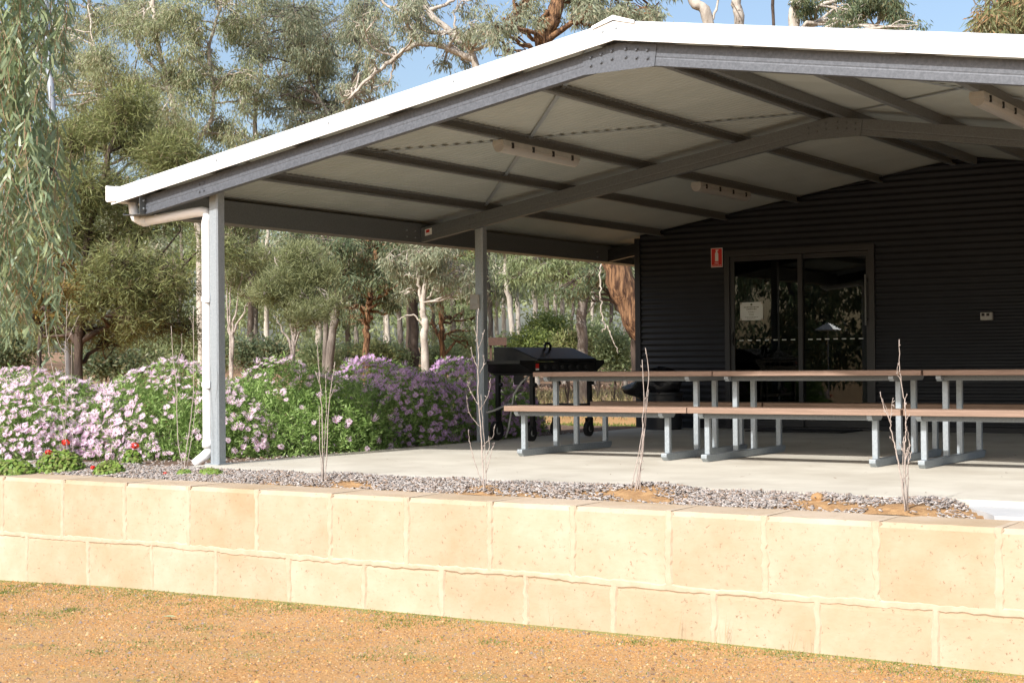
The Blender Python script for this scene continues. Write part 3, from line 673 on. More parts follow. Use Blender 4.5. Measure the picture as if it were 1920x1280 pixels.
class Tree:
    def __init__(s, name, label, base, cat='tree', group='trees standing behind the pavilion', bark='bark_grey', leaf='leaf_gum'):
        px, d = base; P = at(px, 690, d); g = float(gz(P[0], P[1])); s.base = np.array([P[0], P[1], g-.05])
        s.root = empty(name, s.base, label, cat, group); s.d = d; s.bark = bark; s.leaf = leaf
        s.tb = MB(); s.nodes = []; s.V = []; s.F = []; s.n = 0
    def pt(s, p):
        px, py = p[0], p[1]; d = s.d+(p[2] if len(p) > 2 else 0); return at(px, py, d)
    def trunk(s, pts, r0, r1, sides=9, from_base=True, jit=.012):
        P = ([s.base] if from_base else [])+[s.pt(p) for p in pts]
        if from_base: P[1][2] = max(P[1][2], s.base[2]+.25)
        Q = smooth_path(P, 6, jit); rr = np.linspace(r0, r1, len(Q))*(1+.07*np.sin(np.arange(len(Q))*1.7))
        if from_base: rr[0] *= 1.35
        s.tb.tube(Q, list(rr), sides, cap=False); s.nodes += [(q, r) for q, r in zip(Q[2:], rr[2:])]; return s
    def blob(s, px, py, rx, ry, n, dd=0., L=.13, w=.016, limb=True, twigs=10, rz=None, **kw):
        c = at(px, py, s.d+dd); k = (s.d+dd)/FPX; R3 = (rx*k, rx*k if rz is None else rz, ry*k)
        V, F, cc = leaves_in(c, R3, n, L, w, **kw); s.V.append(V); s.F.append(F+s.n); s.n += len(V)
        if limb and s.nodes:
            best = min(s.nodes, key=lambda t: np.linalg.norm(t[0]-c)+1.5*max(0, t[0][2]-c[2]+.1))
            a, r = best; r = min(r*.6, .06)
            mid = (a+c)/2+rng.normal(0, .12, 3)+np.array([0, 0, .1])
            Q = smooth_path([a, mid, c], 4, .02); s.tb.tube(Q, list(np.linspace(r, .014, len(Q))), 5, cap=False)
            for q in cc[rng.permutation(len(cc))[:twigs]]:
                o = Q[rng.integers(3, len(Q))]; mm = (o+q)/2+rng.normal(0, .07, 3)
                s.tb.tube(smooth_path([o, mm, q], 2), [.013, .011, .009, .007, .005], 3, cap=False)
        return s
    def done(s):
        s.tb.build('trunk', s.bark, s.root, smooth=True)
        if s.V: tag(fastmesh('crown', np.vstack(s.V), np.vstack(s.F), s.leaf, s.root), kind='stuff')
        return s.root

# --- 1 weeping gum hanging into the left edge, close to the terrace
def weeping_gum():
    t = Tree('weeping_gum', 'weeping gum branches with long hanging leaves at the left edge', (-330, 14.5), group=None, bark='bark_grey', leaf='leaf_gum_near'); t.d = 14.5
    t.trunk([(-310, 500), (-280, 250), (-240, 20), (-200, -200)], .16, .07)
    for pts in ([(-240, 20), (-140, -60), (-30, -40), (60, 60, -.3)], [(-270, 180), (-150, 120), (-40, 140), (60, 210, .3)], [(-285, 300), (-160, 260), (-40, 290, .4), (70, 300, .2), (118, 340, .1)], [(-240, 0), (-100, -120), (40, -130), (120, -60)], [(-250, 100), (-120, 40, .5), (0, 20, .5), (80, 110, .5)]):
        t.trunk(pts, .035, .009, 6, False)
    lim = lambda y: np.interp(y, [-100, 0, 120, 250, 330, 480, 560, 700], [200, 140, 135, 140, 160, 150, 140, 80])
    C_, U_, Vv = [], [], []; tw = MB()
    for k in range(430):
        py = rng.uniform(-200, 500); px = rng.uniform(-120, 10)+rng.random()*lim(py+60)
        if math.sin(px*.05+1.3)*math.sin(py*.021+px*.012) < -.12 or (py > 250 and px < 20 and rng.random() < .35): continue
        dd = rng.uniform(-.7, .7); p0 = at(px, py, 14.5+dd); ln = rng.uniform(.5, 1.25)
        drift = rng.normal(0, .22, 2); path = []
        for i in range(7):
            f = i/6; path.append(p0+np.array([drift[0]*f*f+.03*math.sin(3*f+k), drift[1]*f*f, -ln*f]))
        # keep the hanging outline of the photograph's branch ends
        q = path[-1]-CAM; z = q@AF; ex, ey = 960+FPX*(q@AR)/z, 640-FPX*(q@AU)/z
        if ex > lim(ey)*(.72+.45*rng.random()) or ey > 690: continue
        if 470 < ey < 560 and rng.random() < .25: continue
        tw.tube(path, list(np.linspace(.0042, .0022, 7)), 3, cap=False)
        n = int(ln/.034)
        for i in range(n):
            f = (i+.5)/n; b = path[0]*(1-f)+path[-1]*f+rng.normal(0, .012, 3)
            a = rng.uniform(0, 6.28); u = unit(np.array([math.cos(a)*.65, math.sin(a)*.65, -1.]))*rng.uniform(.12, .205)
            h = unit(np.cross(u, rng.normal(size=3)))*rng.uniform(.011, .0165); C_.append(b); U_.append(u); Vv.append(h)
    # leaves with a curved blade: two quads each
    C_, U_, Vv = map(np.array, (C_, U_, Vv)); n = len(C_)
    bend = rng.normal(0, .024, (n, 3)); A = np.empty((n, 6, 3))
    A[:, 0] = C_; A[:, 1] = C_+U_*.33+Vv+bend*.6; A[:, 2] = C_+U_*.68+Vv*.75+bend; A[:, 3] = C_+U_; A[:, 4] = C_+U_*.68-Vv*.75+bend; A[:, 5] = C_+U_*.33-Vv+bend*.6
    i6 = np.arange(n)[:, None]*6
    t.V = [A.reshape(-1, 3)]; t.F = [np.vstack([i6+np.array([[0, 1, 4, 5]]), i6+np.array([[1, 2, 3, 4]])])]
    tw.build('twigs', 'twig_red', t.root)
    t.done()
weeping_gum()

# --- grey leaning pole behind the weeping gum
def pole():
    b = at(138, 700, 23.5); g = float(gz(b[0], b[1])); a = np.array([b[0], b[1], g-.1]); top = at(80, -70, 23.5)
    t = empty('leaning_pole', (b[0], b[1], g), 'slender grey pole leaning among the leaves at upper left', 'pole')
    m = MB(); m.tube([a, (a+top)/2, top], [.07, .058, .046], 12); m.build('shaft', 'pole_grey', t, smooth=True)
    m = MB(); e = top+np.array([0, 0, .01]); m.tube([e, e+np.array([0, 0, .05])], .045, 12); m.build('cap', 'pole_grey', t)
pole()

# --- 2 dark fine-leaved wattle
t = Tree('wattle_tree', 'dense olive fine-leaved wattle with dark interior behind the daisies', (150, 20.5), bark='bark_dark', leaf='leaf_fine')
t.trunk([(150, 560), (165, 450), (195, 330), (230, 200)], .065, .025)
for p in ([(152, 640), (230, 590), (310, 530), (372, 470)], [(155, 600), (220, 520), (270, 430), (330, 330)], [(158, 560), (120, 470), (80, 400), (50, 330)], [(160, 500), (230, 420), (300, 380)], [(152, 650), (90, 580), (50, 520)], [(156, 580), (250, 540), (340, 430)], [(170, 450), (140, 340), (130, 240)]): t.trunk(p, .045, .01, 6, False)
for a in ((235,205,95,60,5200), (165,270,90,60,4800), (290,280,85,60,4800), (345,360,55,60,3600), (215,350,100,60,4600), (115,360,80,60,3800), (300,430,80,50,3600), (150,440,90,50,3400), (230,510,90,45,3200), (330,510,45,40,2000), (80,470,60,60,2600), (250,590,70,35,2200), (110,560,70,45,2400), (200,560,80,40,2400), (310,570,60,40,2000), (120,630,60,30,1600), (200,640,70,25,1600), (330,630,45,28,1200)):
    for j in range(3):
        t.blob(a[0]+rng.normal(0, .4)*a[2], a[1]+rng.normal(0, .4)*a[3], a[2]*.62, a[3]*.62, int(a[4]*.42), dd=rng.uniform(-.7, .7), L=.12, w=.0055, droop=.25, up=.35, outward=.5, clump=.17, per=45, twigs=12)
t.done()
t = Tree('flowering_wattle', 'low wattle branch with rusty yellow flower tufts, below the weeping gum', (70, 18.5), group='trees standing behind the pavilion', bark='bark_dark', leaf='wattle_flower')
t.trunk([(76, 640), (90, 570), (110, 520)], .035, .012)
for a in ((112,545,26,14,500), (80,560,20,12,400), (60,590,30,14,500), (115,500,14,9,250), (100,590,18,12,350), (40,540,24,16,400)): t.blob(*a, L=.06, w=.010, droop=0, up=.2, clump=.10, twigs=5)
t.done()

# --- eucalypts rising above the roof
def gum(name, label, base, trunks, blobs, bark='bark_grey', leaf='leaf_gum', L=.135, w=.017, nmul=1., **kw):
    t = Tree(name, label, base, bark=bark, leaf=leaf)
    for tr in trunks: t.trunk(*tr)
    cl = kw.pop('clump', .26)
    for b in blobs:
        d0 = rng.uniform(-1, 1); k = 7
        for j in range(k):
            f = rng.uniform(.30, .62)
            t.blob(b[0]+rng.normal(0, .62)*b[2], b[1]+rng.normal(0, .62)*b[3], b[2]*f, b[3]*f*1.1, int(b[4]*nmul*(1.14 if b[1] > -45 else .7)/k*f/.46), dd=d0+rng.normal(0, .7), L=L*.80, w=w*.64, clump=cl*.60, per=22, shell=.6, twigs=6, **kw)
    return t.done()
gum('gum_tree', 'tall pale-trunked gum behind the left roof corner, widest crown', (379, 31.5),
    [([(376,540),(372,430),(352,300),(312,150),(290,50),(285,-90)], .085, .045), ([(352,300),(400,210),(392,100),(410,20),(430,-60)], .05, .02, 6, False), ([(312,150),(262,95),(268,40),(285,0)], .045, .018, 6, False), ([(345,280),(260,230),(200,150),(170,60)], .05, .018, 6, False), ([(372,430),(440,330),(480,250)], .04, .015, 6, False)],
    [(190,55,85,55,4200),(150,130,70,50,3400),(330,45,80,50,4000),(430,50,70,50,3600),(255,130,60,40,2600),(330,200,75,45,3600),(410,170,70,45,3400),(430,250,60,45,2800),(250,230,90,50,3600),(360,290,70,50,3000),(470,150,35,40,1500),(300,-80,120,60,4000),(430,-70,90,60,3000),(480,300,40,45,1700),(120,210,70,60,2600)], bark='bark_white', leaf='leaf_gum_olive', clump=.3)
gum('gum_tree', 'gum with grey-green crown rising above the middle of the left roof slope', (604, 33),
    [([(612,560),(622,400),(640,250),(672,110),(690,-20)], .06, .045), ([(640,250),(590,170),(560,80),(550,0)], .05, .02, 6, False), ([(655,190),(700,120),(720,40)], .04, .015, 6, False)],
    [(560,45,70,50,3800),(625,80,60,45,3200),(555,130,65,45,3200),(640,160,55,40,2600),(530,200,45,35,2000),(590,215,55,35,2200),(690,40,60,45,2600),(500,60,40,50,1900),(600,-60,120,60,4000)], clump=.28, leaf='leaf_gum')
gum('gum_tree', 'gum with bare crooked limbs in front of open sky above the roof', (903, 29),
    [([(902,600),(902,430),(900,250),(888,108),(845,62),(803,20),(785,-40)], .085, .055), ([(888,112),(842,92),(790,82),(742,108),(690,150),(655,185)], .07, .025, 7, False), ([(845,62),(790,55),(740,20),(700,-10)], .05, .02, 6, False), ([(800,20),(850,0),(880,-50)], .04, .02, 6, False), ([(742,108),(700,90),(675,60)], .03, .012, 5, False), ([(742,108),(730,150),(700,165)], .025, .01, 5, False), ([(790,82),(770,40),(775,0)], .03, .012, 5, False), ([(870,90),(855,60),(850,20)], .04, .015, 5, False)],
    [(770,55,45,28,1300),(700,100,45,30,1300),(850,95,40,25,1100),(800,20,50,25,1300),(735,15,45,25,1200),(895,45,35,30,900),(655,165,35,28,900),(815,-50,110,40,2500),(690,190,28,18,500)], bark='bark_white', clump=.22)
gum('gum_tree', 'rust-barked gum leaning left from behind the building corner', (1275, 24.5),
    [([(1262,690),(1225,640),(1178,562),(1132,430),(1085,250),(1022,85),(1034,40),(1052,-10),(1065,-90)], .30, .085, 12), ([(1022,85),(985,58),(968,25),(960,-20)], .045, .018, 6, False), ([(1026,75),(1075,42),(1110,48),(1140,35)], .045, .015, 6, False), ([(1050,-10),(1110,-20),(1170,0)], .05, .02, 6, False)],
    [(990,25,40,28,1500),(1085,22,45,25,1500),(1150,15,45,25,1500),(1205,28,30,20,800),(945,55,28,25,700),(1060,-60,120,45,3500),(1190,-30,60,30,1500)], bark='bark_rust', clump=.2)
gum('gum_tree', 'pale gum trunk leaning left above the roof, right of the ridge', (1392, 27), [([(1390,600),(1368,300),(1332,48),(1300,0),(1270,-70)], .13, .08), ([(1332,48),(1345,10),(1350,-60)], .03, .015, 5, False)], [(1270,-110,90,40,2200),(1340,-110,60,40,1500)], bark='bark_white', leaf='leaf_dark')
gum('gum_tree', 'straight pale gum trunk above the roof, second right of the ridge', (1392, 28.5), [([(1392,600),(1390,300),(1386,50),(1380,0),(1384,-90)], .11, .085)], [(1390,-140,90,45,2200)], bark='bark_white', leaf='leaf_dark')
gum('gum_tree', 'thin dark straight trunk above the roof between two pale gums', (1452, 31), [([(1452,600),(1451,300),(1450,40),(1450,-90)], .05, .028)], [(1450,-130,60,35,1200)], bark='bark_dark', leaf='leaf_dark')
gum('gum_tree', 'pale forked gum with dark leafy crown above the right roof slope', (1500, 27.5),
    [([(1498,600),(1496,300),(1489,55),(1494,0),(1500,-80)], .13, .085), ([(1492,60),(1530,45),(1580,38),(1630,45),(1680,60)], .06, .015, 6, False), ([(1490,30),(1560,5),(1620,-20)], .05, .015, 6, False), ([(1535,44),(1560,20),(1600,8)], .03, .01, 5, False)],
    [(1560,20,42,22,1700),(1620,15,50,24,2000),(1670,12,35,22,1200),(1690,45,22,13,500),(1610,-30,110,35,2600),(1590,45,30,14,500)], bark='bark_white', leaf='leaf_dark', clump=.17)
gum('gum_tree', 'gum with drooping green and rusty leaves at the top right corner', (2030, 19),
    [([(2025,500),(2010,250),(1975,60),(1950,-60)], .12, .05), ([(1990,140),(1930,60),(1890,10)], .04, .015, 6, False)],
    [(1895,8,42,40,2600),(1925,50,55,45,3000),(1885,50,36,40,2200),(1930,-50,80,45,2000),(1900,120,40,40,900)], bark='bark_grey', leaf='leaf_rust', L=.17, w=.015, clump=.16)

gum('gum_tree', 'gum behind the wattle, its crown filling the upper left corner', (215, 38),
    [([(215,560),(210,400),(190,220),(170,60),(165,-60)], .1, .04), ([(195,260),(240,180),(262,90)], .04, .015, 6, False)],
    [(150,40,70,50,2600),(110,120,60,60,2400),(230,110,70,60,2600),(170,220,80,60,2600),(290,250,70,50,2200),(90,250,60,60,1800),(250,20,60,40,2000)], leaf='leaf_gum', clump=.34, L=.15)
gum('gum_tree', 'gum far behind the roof slope, closing the gap left of the crooked limbs', (470, 42),
    [([(470,560),(474,400),(480,200),(500,60)], .1, .05), ([(480,200),(520,150),(540,100)], .04, .015, 6, False)],
    [(470,60,50,50,1900),(520,110,50,45,1800),(450,190,55,50,1900),(500,250,55,40,1700),(600,150,60,50,1900),(560,40,60,50,1900),(660,60,50,50,1600)], leaf='leaf_gum_olive', clump=.36, L=.15)
# --- trees seen under the roof
def broom(label, base, stems, blobs):
    t = Tree('broom_bush_tree', label, base, bark='twig', leaf='leaf_broom')
    for s_ in stems: t.trunk(s_, .03, .008, 6)
    for b in blobs:
        for j in range(5):
            f = rng.uniform(.3, .6); t.blob(b[0]+rng.normal(0, .6)*b[2], b[1]+rng.normal(0, .55)*b[3], b[2]*f, b[3]*f, int(b[4]*.34*f/.45), dd=rng.normal(0, .25), L=.11, w=.0050, droop=0, up=.55, outward=.35, spread=.75, clump=.15, per=30, twigs=9)
    t.done()
broom('pale green broom-like tree with fanned bare stems, between the two posts', (550, 24.5),
      [[(549,640),(545,600),(520,560)], [(551,650),(556,600),(562,540)], [(552,650),(575,610),(598,560)], [(548,660),(530,620),(512,590)], [(551,640),(565,590),(585,520)], [(550,650),(545,590),(540,520)]],
      [(558,505,34,30,3200), (545,550,38,32,3400), (582,545,34,36,3200), (565,585,42,20,2200), (575,480,22,16,1200)])
broom('tall twiggy broom-like tree just right of the front post', (432, 25.5),
      [[(433,640),(430,580),(436,480)], [(436,630),(445,570),(460,480)], [(432,650),(428,600),(425,520)], [(437,640),(455,590),(468,560)]],
      [(440,440,36,35,2600), (455,490,30,30,2000), (430,500,26,40,1800), (462,550,14,10,400), (420,390,50,40,2600)])
gum('gum_tree', 'dark-leaved gum with bent brown trunk, right of the broom-like tree', (612, 30.5), [([(622,630),(630,580),(635,520),(632,440),(625,330)], .09, .05), ([(635,520),(670,480),(700,460)], .03, .012, 5, False)],
    [(655,500,48,34,2600),(625,545,32,30,1400),(690,470,45,30,2000),(640,450,60,40,2600),(600,470,40,40,1600)], bark='bark_grey', leaf='leaf_dark', clump=.24)
gum('gum_tree', 'slim orange-barked gum with dark crown, under the roof left of centre', (686, 30), [([(686,650),(688,600),(694,555),(700,500),(712,420),(720,300)], .075, .04), ([(694,555),(720,530),(740,520)], .025, .01, 5, False)],
    [(715,515,42,36,2300),(745,545,28,28,1200),(700,460,50,34,2200),(740,470,45,34,1900),(670,590,22,25,700)], bark='bark_rust', leaf='leaf_dark', clump=.24)
gum('gum_tree', 'thin white-barked gum forked low, left of the middle post', (797, 27), [([(797,650),(796,600),(792,575),(800,520),(806,470),(815,380)], .075, .03), ([(793,580),(786,545),(783,500),(775,440)], .035, .018, 6, False), ([(800,560),(822,525),(830,500)], .018, .008, 5, False), ([(796,610),(770,590),(745,600)], .02, .008, 5, False)],
    [(800,480,45,32,1900),(770,500,35,30,1400),(840,490,42,36,1900),(860,540,30,35,1200),(820,440,70,40,2400)], bark='bark_white', leaf='leaf_gum', clump=.22)
gum('gum_tree', 'dark straight trunk behind the white-barked forked gum', (775, 36), [([(776,650),(777,560),(781,480),(785,350)], .13, .08)], [(780,470,60,50,2600),(740,440,60,50,2200),(830,440,60,50,2200)], bark='bark_dark', leaf='leaf_gum')
gum('gum_tree', 'twisted brown stem hanging beside the middle post, leafy above', (838, 32), [([(829,650),(828,600),(826,560),(831,525),(828,495),(826,470),(824,440),(830,360)], .06, .05)], [(850,590,30,40,1300),(870,470,35,30,1200),(835,400,60,50,2000)], bark='bark_rust', leaf='leaf_far')
gum('gum_tree', 'grey-barked gum trunk rising behind the barbecue', (1092, 30), [([(1092,640),(1089,590),(1096,545),(1093,500),(1090,430),(1096,300)], .11, .08), ([(1092,560),(1070,520),(1050,490)], .03, .012, 5, False), ([(1093,600),(1110,575),(1118,560)], .02, .01, 5, False)],
    [(1050,500,45,24,1700),(1000,500,45,30,1700),(1075,470,40,20,1200),(1130,480,34,20,1000),(1030,420,90,50,3000),(1130,400,70,50,2200)], bark='bark_grey', leaf='leaf_far', clump=.22)
gum('gum_tree', 'dark curved-limbed tree close to the building corner', (1194, 28), [([(1190,650),(1184,620),(1174,565),(1162,520),(1150,440)], .075, .05), ([(1184,625),(1160,575),(1130,540),(1098,528)], .06, .03, 7, False), ([(1165,530),(1130,505),(1110,512)], .03, .015, 6, False)],
    [(1120,520,26,15,600),(1150,500,30,18,800),(1070,540,30,18,700),(1150,430,60,40,1500)], bark='bark_dark', leaf='leaf_dark', clump=.2)
m_ = Tree('dead_branch', 'pale bare dead branch hanging near the building corner', (1150, 26.5), cat='branch', group=None, bark='bark_white')
m_.trunk([(1127,497),(1124,520),(1126,555),(1128,590),(1134,612),(1130,622)], .016, .010, 6, False); m_.trunk([(1140,612),(1146,632),(1153,645),(1159,662)], .012, .007, 5, False); m_.trunk([(1134,612),(1140,612)], .010, .012, 5, False); m_.trunk([(1127,497),(1150,480),(1190,470)], .017, .02, 6, False)
m_.done()
# thinner trees farther back
thin = [(478,44,'bark_grey'),(500,50,'bark_white'),(596,42,'bark_white'),(600,52,'bark_grey'),(652,47,'bark_dark'),(668,41,'bark_grey'),(724,46,'bark_white'),(731,40,'bark_white'),(752,50,'bark_grey'),(765,44,'bark_dark'),(812,48,'bark_grey'),(846,43,'bark_grey'),(868,52,'bark_white'),(920,38,'bark_grey'),(932,44,'bark_white'),(946,50,'bark_white'),(962,36,'bark_white'),(975,42,'bark_white'),(1006,47,'bark_white'),(1026,50,'bark_grey'),(1040,55,'bark_white'),(1058,48,'bark_white'),(1072,53,'bark_grey'),(1112,46,'bark_white'),(1145,50,'bark_grey'),(1172,44,'bark_grey'),(210,40,'bark_grey'),(255,36,'bark_white'),(300,42,'bark_grey'),(335,46,'bark_grey')]
ORD = 'first second third fourth fifth sixth seventh eighth ninth tenth eleventh twelfth thirteenth fourteenth fifteenth sixteenth seventeenth eighteenth nineteenth twentieth'.split()+['twenty-'+w for w in 'first second third fourth fifth sixth seventh eighth ninth'.split()]+['thirtieth']
for i, (px, d, bk) in enumerate(sorted(thin)):
    t = Tree('slender_tree', ORD[i]+' slender far tree from the left, '+{'bark_white': 'pale', 'bark_grey': 'grey', 'bark_dark': 'dark'}[bk]+' thin trunk in the bush', (px, d), group='slender far trees in the bush', bark=bk, leaf=['leaf_far', 'leaf_gum', 'leaf_far', 'leaf_lime'][i % 4])
    ln = rng.normal(0, 14); r = rng.uniform(.06, .11)
    t.trunk([(px+.15*ln, 600), (px+.4*ln+rng.normal(0, 4), 520), (px+.8*ln, 420), (px+ln, 330)], r, r*.5, 6)
    if rng.random() < .6: t.trunk([(px+.3*ln, 545), (px+rng.normal(0, 16), 490), (px+rng.normal(0, 30), 430)], r*.4, .012, 5, False)
    for k in range(5):
        t.blob(px+ln*.5+rng.normal(0, 28), rng.uniform(370, 560), rng.uniform(22, 40), rng.uniform(18, 30), 760, L=.14, w=.018, clump=.26, twigs=3)
    t.done()
# understorey shrubs
shr = [(1000,655,34,26,33,'leaf_lime','yellow-green shrub just behind the barbecue hood'),(1040,625,44,38,38,'leaf_lime','large lime green shrub behind the barbecue, beyond the nearer shrubs'),(962,662,28,24,34,'leaf_far','grey green shrub between the middle post and barbecue handle'),(1062,655,22,24,30.5,'leaf_fine','small olive shrub left of the grey gum trunk'),(1150,655,34,28,33,'leaf_far','soft grey shrub right of the grey gum trunk, near the building corner'),(1120,650,26,34,37,'leaf_far','grey-green shrub directly behind the grey gum trunk'),
       (735,668,36,20,36,'leaf_far','pale shrub behind the shade-toned daisies, left of the white forked gum'),(655,668,34,22,36.5,'leaf_far','low pale shrub at the foot of the bent brown gum'),(868,655,30,32,38,'leaf_far','pale shrub just left of the middle post'),(485,662,34,28,32,'leaf_dark','dark shrub left of the broom-like tree'),(590,672,26,18,35,'leaf_far','low grey shrub right of the broom-like tree'),(405,650,26,40,33,'leaf_far','grey-green shrub behind the front post'),
       (262,660,50,32,30,'leaf_far','pale grey shrub behind the pink daisies, left of the front post'),(335,650,44,36,34,'leaf_far','grey-green shrub just left of the pale gum trunk'),(190,672,40,22,27,'leaf_dark','low dark shrub beside the leaning pole'),(20,650,60,44,29,'leaf_dark','dark shrub at the far left edge behind the weeping gum'),(820,672,28,16,37,'leaf_far','low grey shrub behind the white forked gum'),(700,668,24,18,34,'leaf_fine','small olive shrub at the foot of the orange-barked gum')]
for px, py, rx, ry, d, lf, lab in shr:
    t = Tree('shrub', lab, (px, d), cat='shrub', group='understorey shrubs', bark='bark_dark', leaf=lf)
    for k in range(4): t.trunk([(px+rng.normal(0, rx*.3), py+ry*.3), (px+rng.normal(0, rx*.6), py-ry*.3)], .018, .006, 4)
    for k in range(5):
        t.blob(px+rng.normal(0, rx*.45), py+rng.normal(0, ry*.35), rx*.6, ry*.6, 950, L=.09, w=.016, droop=.1, up=.3, clump=.22, twigs=4)
    t.blob(px, py+ry*.6, rx*.8, ry*.5, 950, L=.09, w=.016, droop=.1, up=.3, clump=.25, twigs=2)
    t.done()
# far wood: one mass of foliage
def far_wood():
    Vs, Fs, n = [], [], 0
    for k in range(210):
        px = rng.uniform(-500, 1750); d = rng.uniform(58, 85); P = at(px, 690, d); g = float(gz(P[0], P[1])); h = rng.uniform(1.6, 7.5)
        V, F, _ = leaves_in(np.array([P[0], P[1], g+h]), (2.2, 2.2, 1.3), 430, .27, .05, droop=.5, clump=.5, per=30)
        Vs.append(V); Fs.append(F+n); n += len(V)
    o = fastmesh('far_wood', np.vstack(Vs), np.vstack(Fs), 'leaf_far'); tag(o, 'far bushland foliage, haze put into its colour, filling the gaps between trunks', 'woodland', kind='stuff')
far_wood()
# gums across the clearing behind the camera's left: mirrored in the glass doors
for i, (x, y, lab) in enumerate(((-7, -20, 'gum across the clearing, mirrored in the left glass door'), (-11.5, -24, 'gum across the clearing, mirrored beside the umbrella'), (-3.5, -25, 'gum across the clearing, mirrored in the right glass door'))):
    t = Tree('gum_tree', lab, (500, 30), group='trees across the clearing', leaf='leaf_dark'); g = float(gz(x, y)); t.root.location = (x, y, g)
    b = np.array([x, y, g]); t.tb.tube(smooth_path([b, b+[.2, .1, 2.5], b+[-.1, .2, 5]], 4), list(np.linspace(.2, .08, 9)), 8)
    for k in range(16):
        V, F, _ = leaves_in(b+np.array([rng.normal(0, 1.6), rng.normal(0, 1.2), rng.uniform(1.6, 7)]), (1.3, 1.3, 1.0), 420, .26, .05, clump=.4); t.V.append(V); t.F.append(F+t.n); t.n += len(V)
    t.done()

# ------------------------------------------------------------------ garden bed, mulch, saplings
SAP = [((-1.63,-.20), 'leftmost bare sapling with forked twigs, in the pink daisies'), ((-.05,-.36), 'bare sapling with paired stems beside the downpipe'), ((1.76,-.72), 'thin bare sapling between the front post and the middle post'), ((3.25,-.80), 'tall branching bare sapling in front of the middle post'), ((4.28,-.50), 'leafless sapling of three straight stems before the leftmost table'), ((6.18,-.80), 'rightmost bare sapling with knobbly forked twigs')]
def bedz(x, y):
    x = np.asarray(x, float); y = np.asarray(y, float)
    t = np.clip((y+.86)/.5, 0, 1); z = -.066+.046*t+.008*np.sin(9*x+3*y)*np.sin(7*y-2*x)
    for (sx, sy), _ in SAP[2:]: z = z+.035*np.exp(-((x-sx)**2+(y-sy-.1)**2)/.05)
    z = np.where(x > 6.2, z-.02*np.clip((x-6.2)/.3, 0, 1), z)
    z = np.where(x > 6.40+.55*np.clip(-.3-y, 0, 1), z-.09, z)       # runs under the concrete path
    return z
def bed():
    xs = np.arange(-5, 7.06, .06); ys = np.arange(-.90, -.27, .045)
    def grid(xs, ys, nm, mt):
        X, Y = np.meshgrid(xs, ys); Z = bedz(X, np.minimum(Y, -.28)); V = np.stack([X, Y, Z], -1).reshape(-1, 3); nx = len(xs)
        i = np.arange((len(ys)-1)*(nx-1)); r, c = i//(nx-1), i % (nx-1); a = r*nx+c
        tag(fastmesh(nm, V, np.stack([a, a+1, a+nx+1, a+nx], -1), mt, smooth=True), kind='structure')
    grid(xs, ys, 'garden_bed', 'bed_soil'); grid(np.arange(-5, -.12, .1), np.arange(-.285, 8.5, .1), 'garden_bed', 'bed_litter')
noisy('bed_litter', (.07,.04,.025), (.20,.13,.09), 30, .95, bs=.8, bscale=80)
noisy('bed_soil', (.27,.15,.065), (.44,.27,.125), 18, .95, bs=.6, bscale=90)
bed()
def chips():
    N = 36000
    x = np.concatenate([rng.uniform(-2.6, 7.0, N), rng.uniform(-1.6, -.06, 1800)]); y = np.concatenate([rng.uniform(-.87, -.27, N), rng.uniform(-.3, 6.5, 1800)])
    bare = np.zeros(len(x))
    for cx, cy, r in ((2.05,-.75,.16), (1.3,-.78,.12), (3.15,-.72,.14), (3.6,-.78,.13), (4.25,-.62,.24), (4.45,-.72,.2), (5.75,-.68,.22), (6.15,-.74,.25), (6.5,-.62,.15), (5.55,-.6,.14)):
        bare = np.maximum(bare, np.exp(-(((x-cx)/(1.9*r))**2+((y-cy)/(1.1*r))**2)))
    path = (x > 6.36+.45*np.clip((-.3-y), 0, 1)) & (y > -1.3)
    keep = (rng.random(len(x)) > bare*1.08) & ~path & ~((x > -.12) & (y > -.30)); x, y = x[keep], y[keep]; n = len(x)
    c = np.stack([x, y, bedz(x, np.minimum(y, -.28))+rng.uniform(.001, .022, n)], -1)
    L = rng.uniform(.005, .022, n); L[rng.random(n) < .06] *= 1.7; w = rng.uniform(.0022, .006, n); h = rng.uniform(.0015, .004, n)
    a = rng.uniform(0, 6.28, n); til = rng.normal(0, .28, n)
    u = np.stack([np.cos(a)*np.cos(til), np.sin(a)*np.cos(til), np.sin(til)], -1); v = unit(np.cross(np.array([0, 0, 1.]), u)+rng.normal(0, .25, (n, 3))); k = np.cross(u, v)
    V = np.empty((n, 8, 3)); q = 0
    for sz in (-1, 1):
        for sx, sy in ((-1, -1), (1, -1), (1, 1), (-1, 1)):
            V[:, q] = c+u*(sx*L)[:, None]*(1 if sy > 0 else .8)+v*(sy*w)[:, None]+k*(sz*h)[:, None]; q += 1
    f = np.array([[4,5,6,7],[0,1,5,4],[1,2,6,5],[2,3,7,6],[3,0,4,7]])
    F = (np.arange(n)[:, None, None]*8+f[None]).reshape(-1, 4)
    o = fastmesh('mulch', V.reshape(-1, 3), F, 'mulch_chip'); tag(o, 'silver-grey wood chip mulch behind the limestone wall', 'mulch', kind='stuff')
leafmat('mulch_chip', [(.17,.15,.135), (.28,.26,.245), (.36,.335,.32), (.46,.43,.41), (.27,.19,.14), (.31,.285,.275), (.22,.15,.10)], 0, .9, .2)
chips()
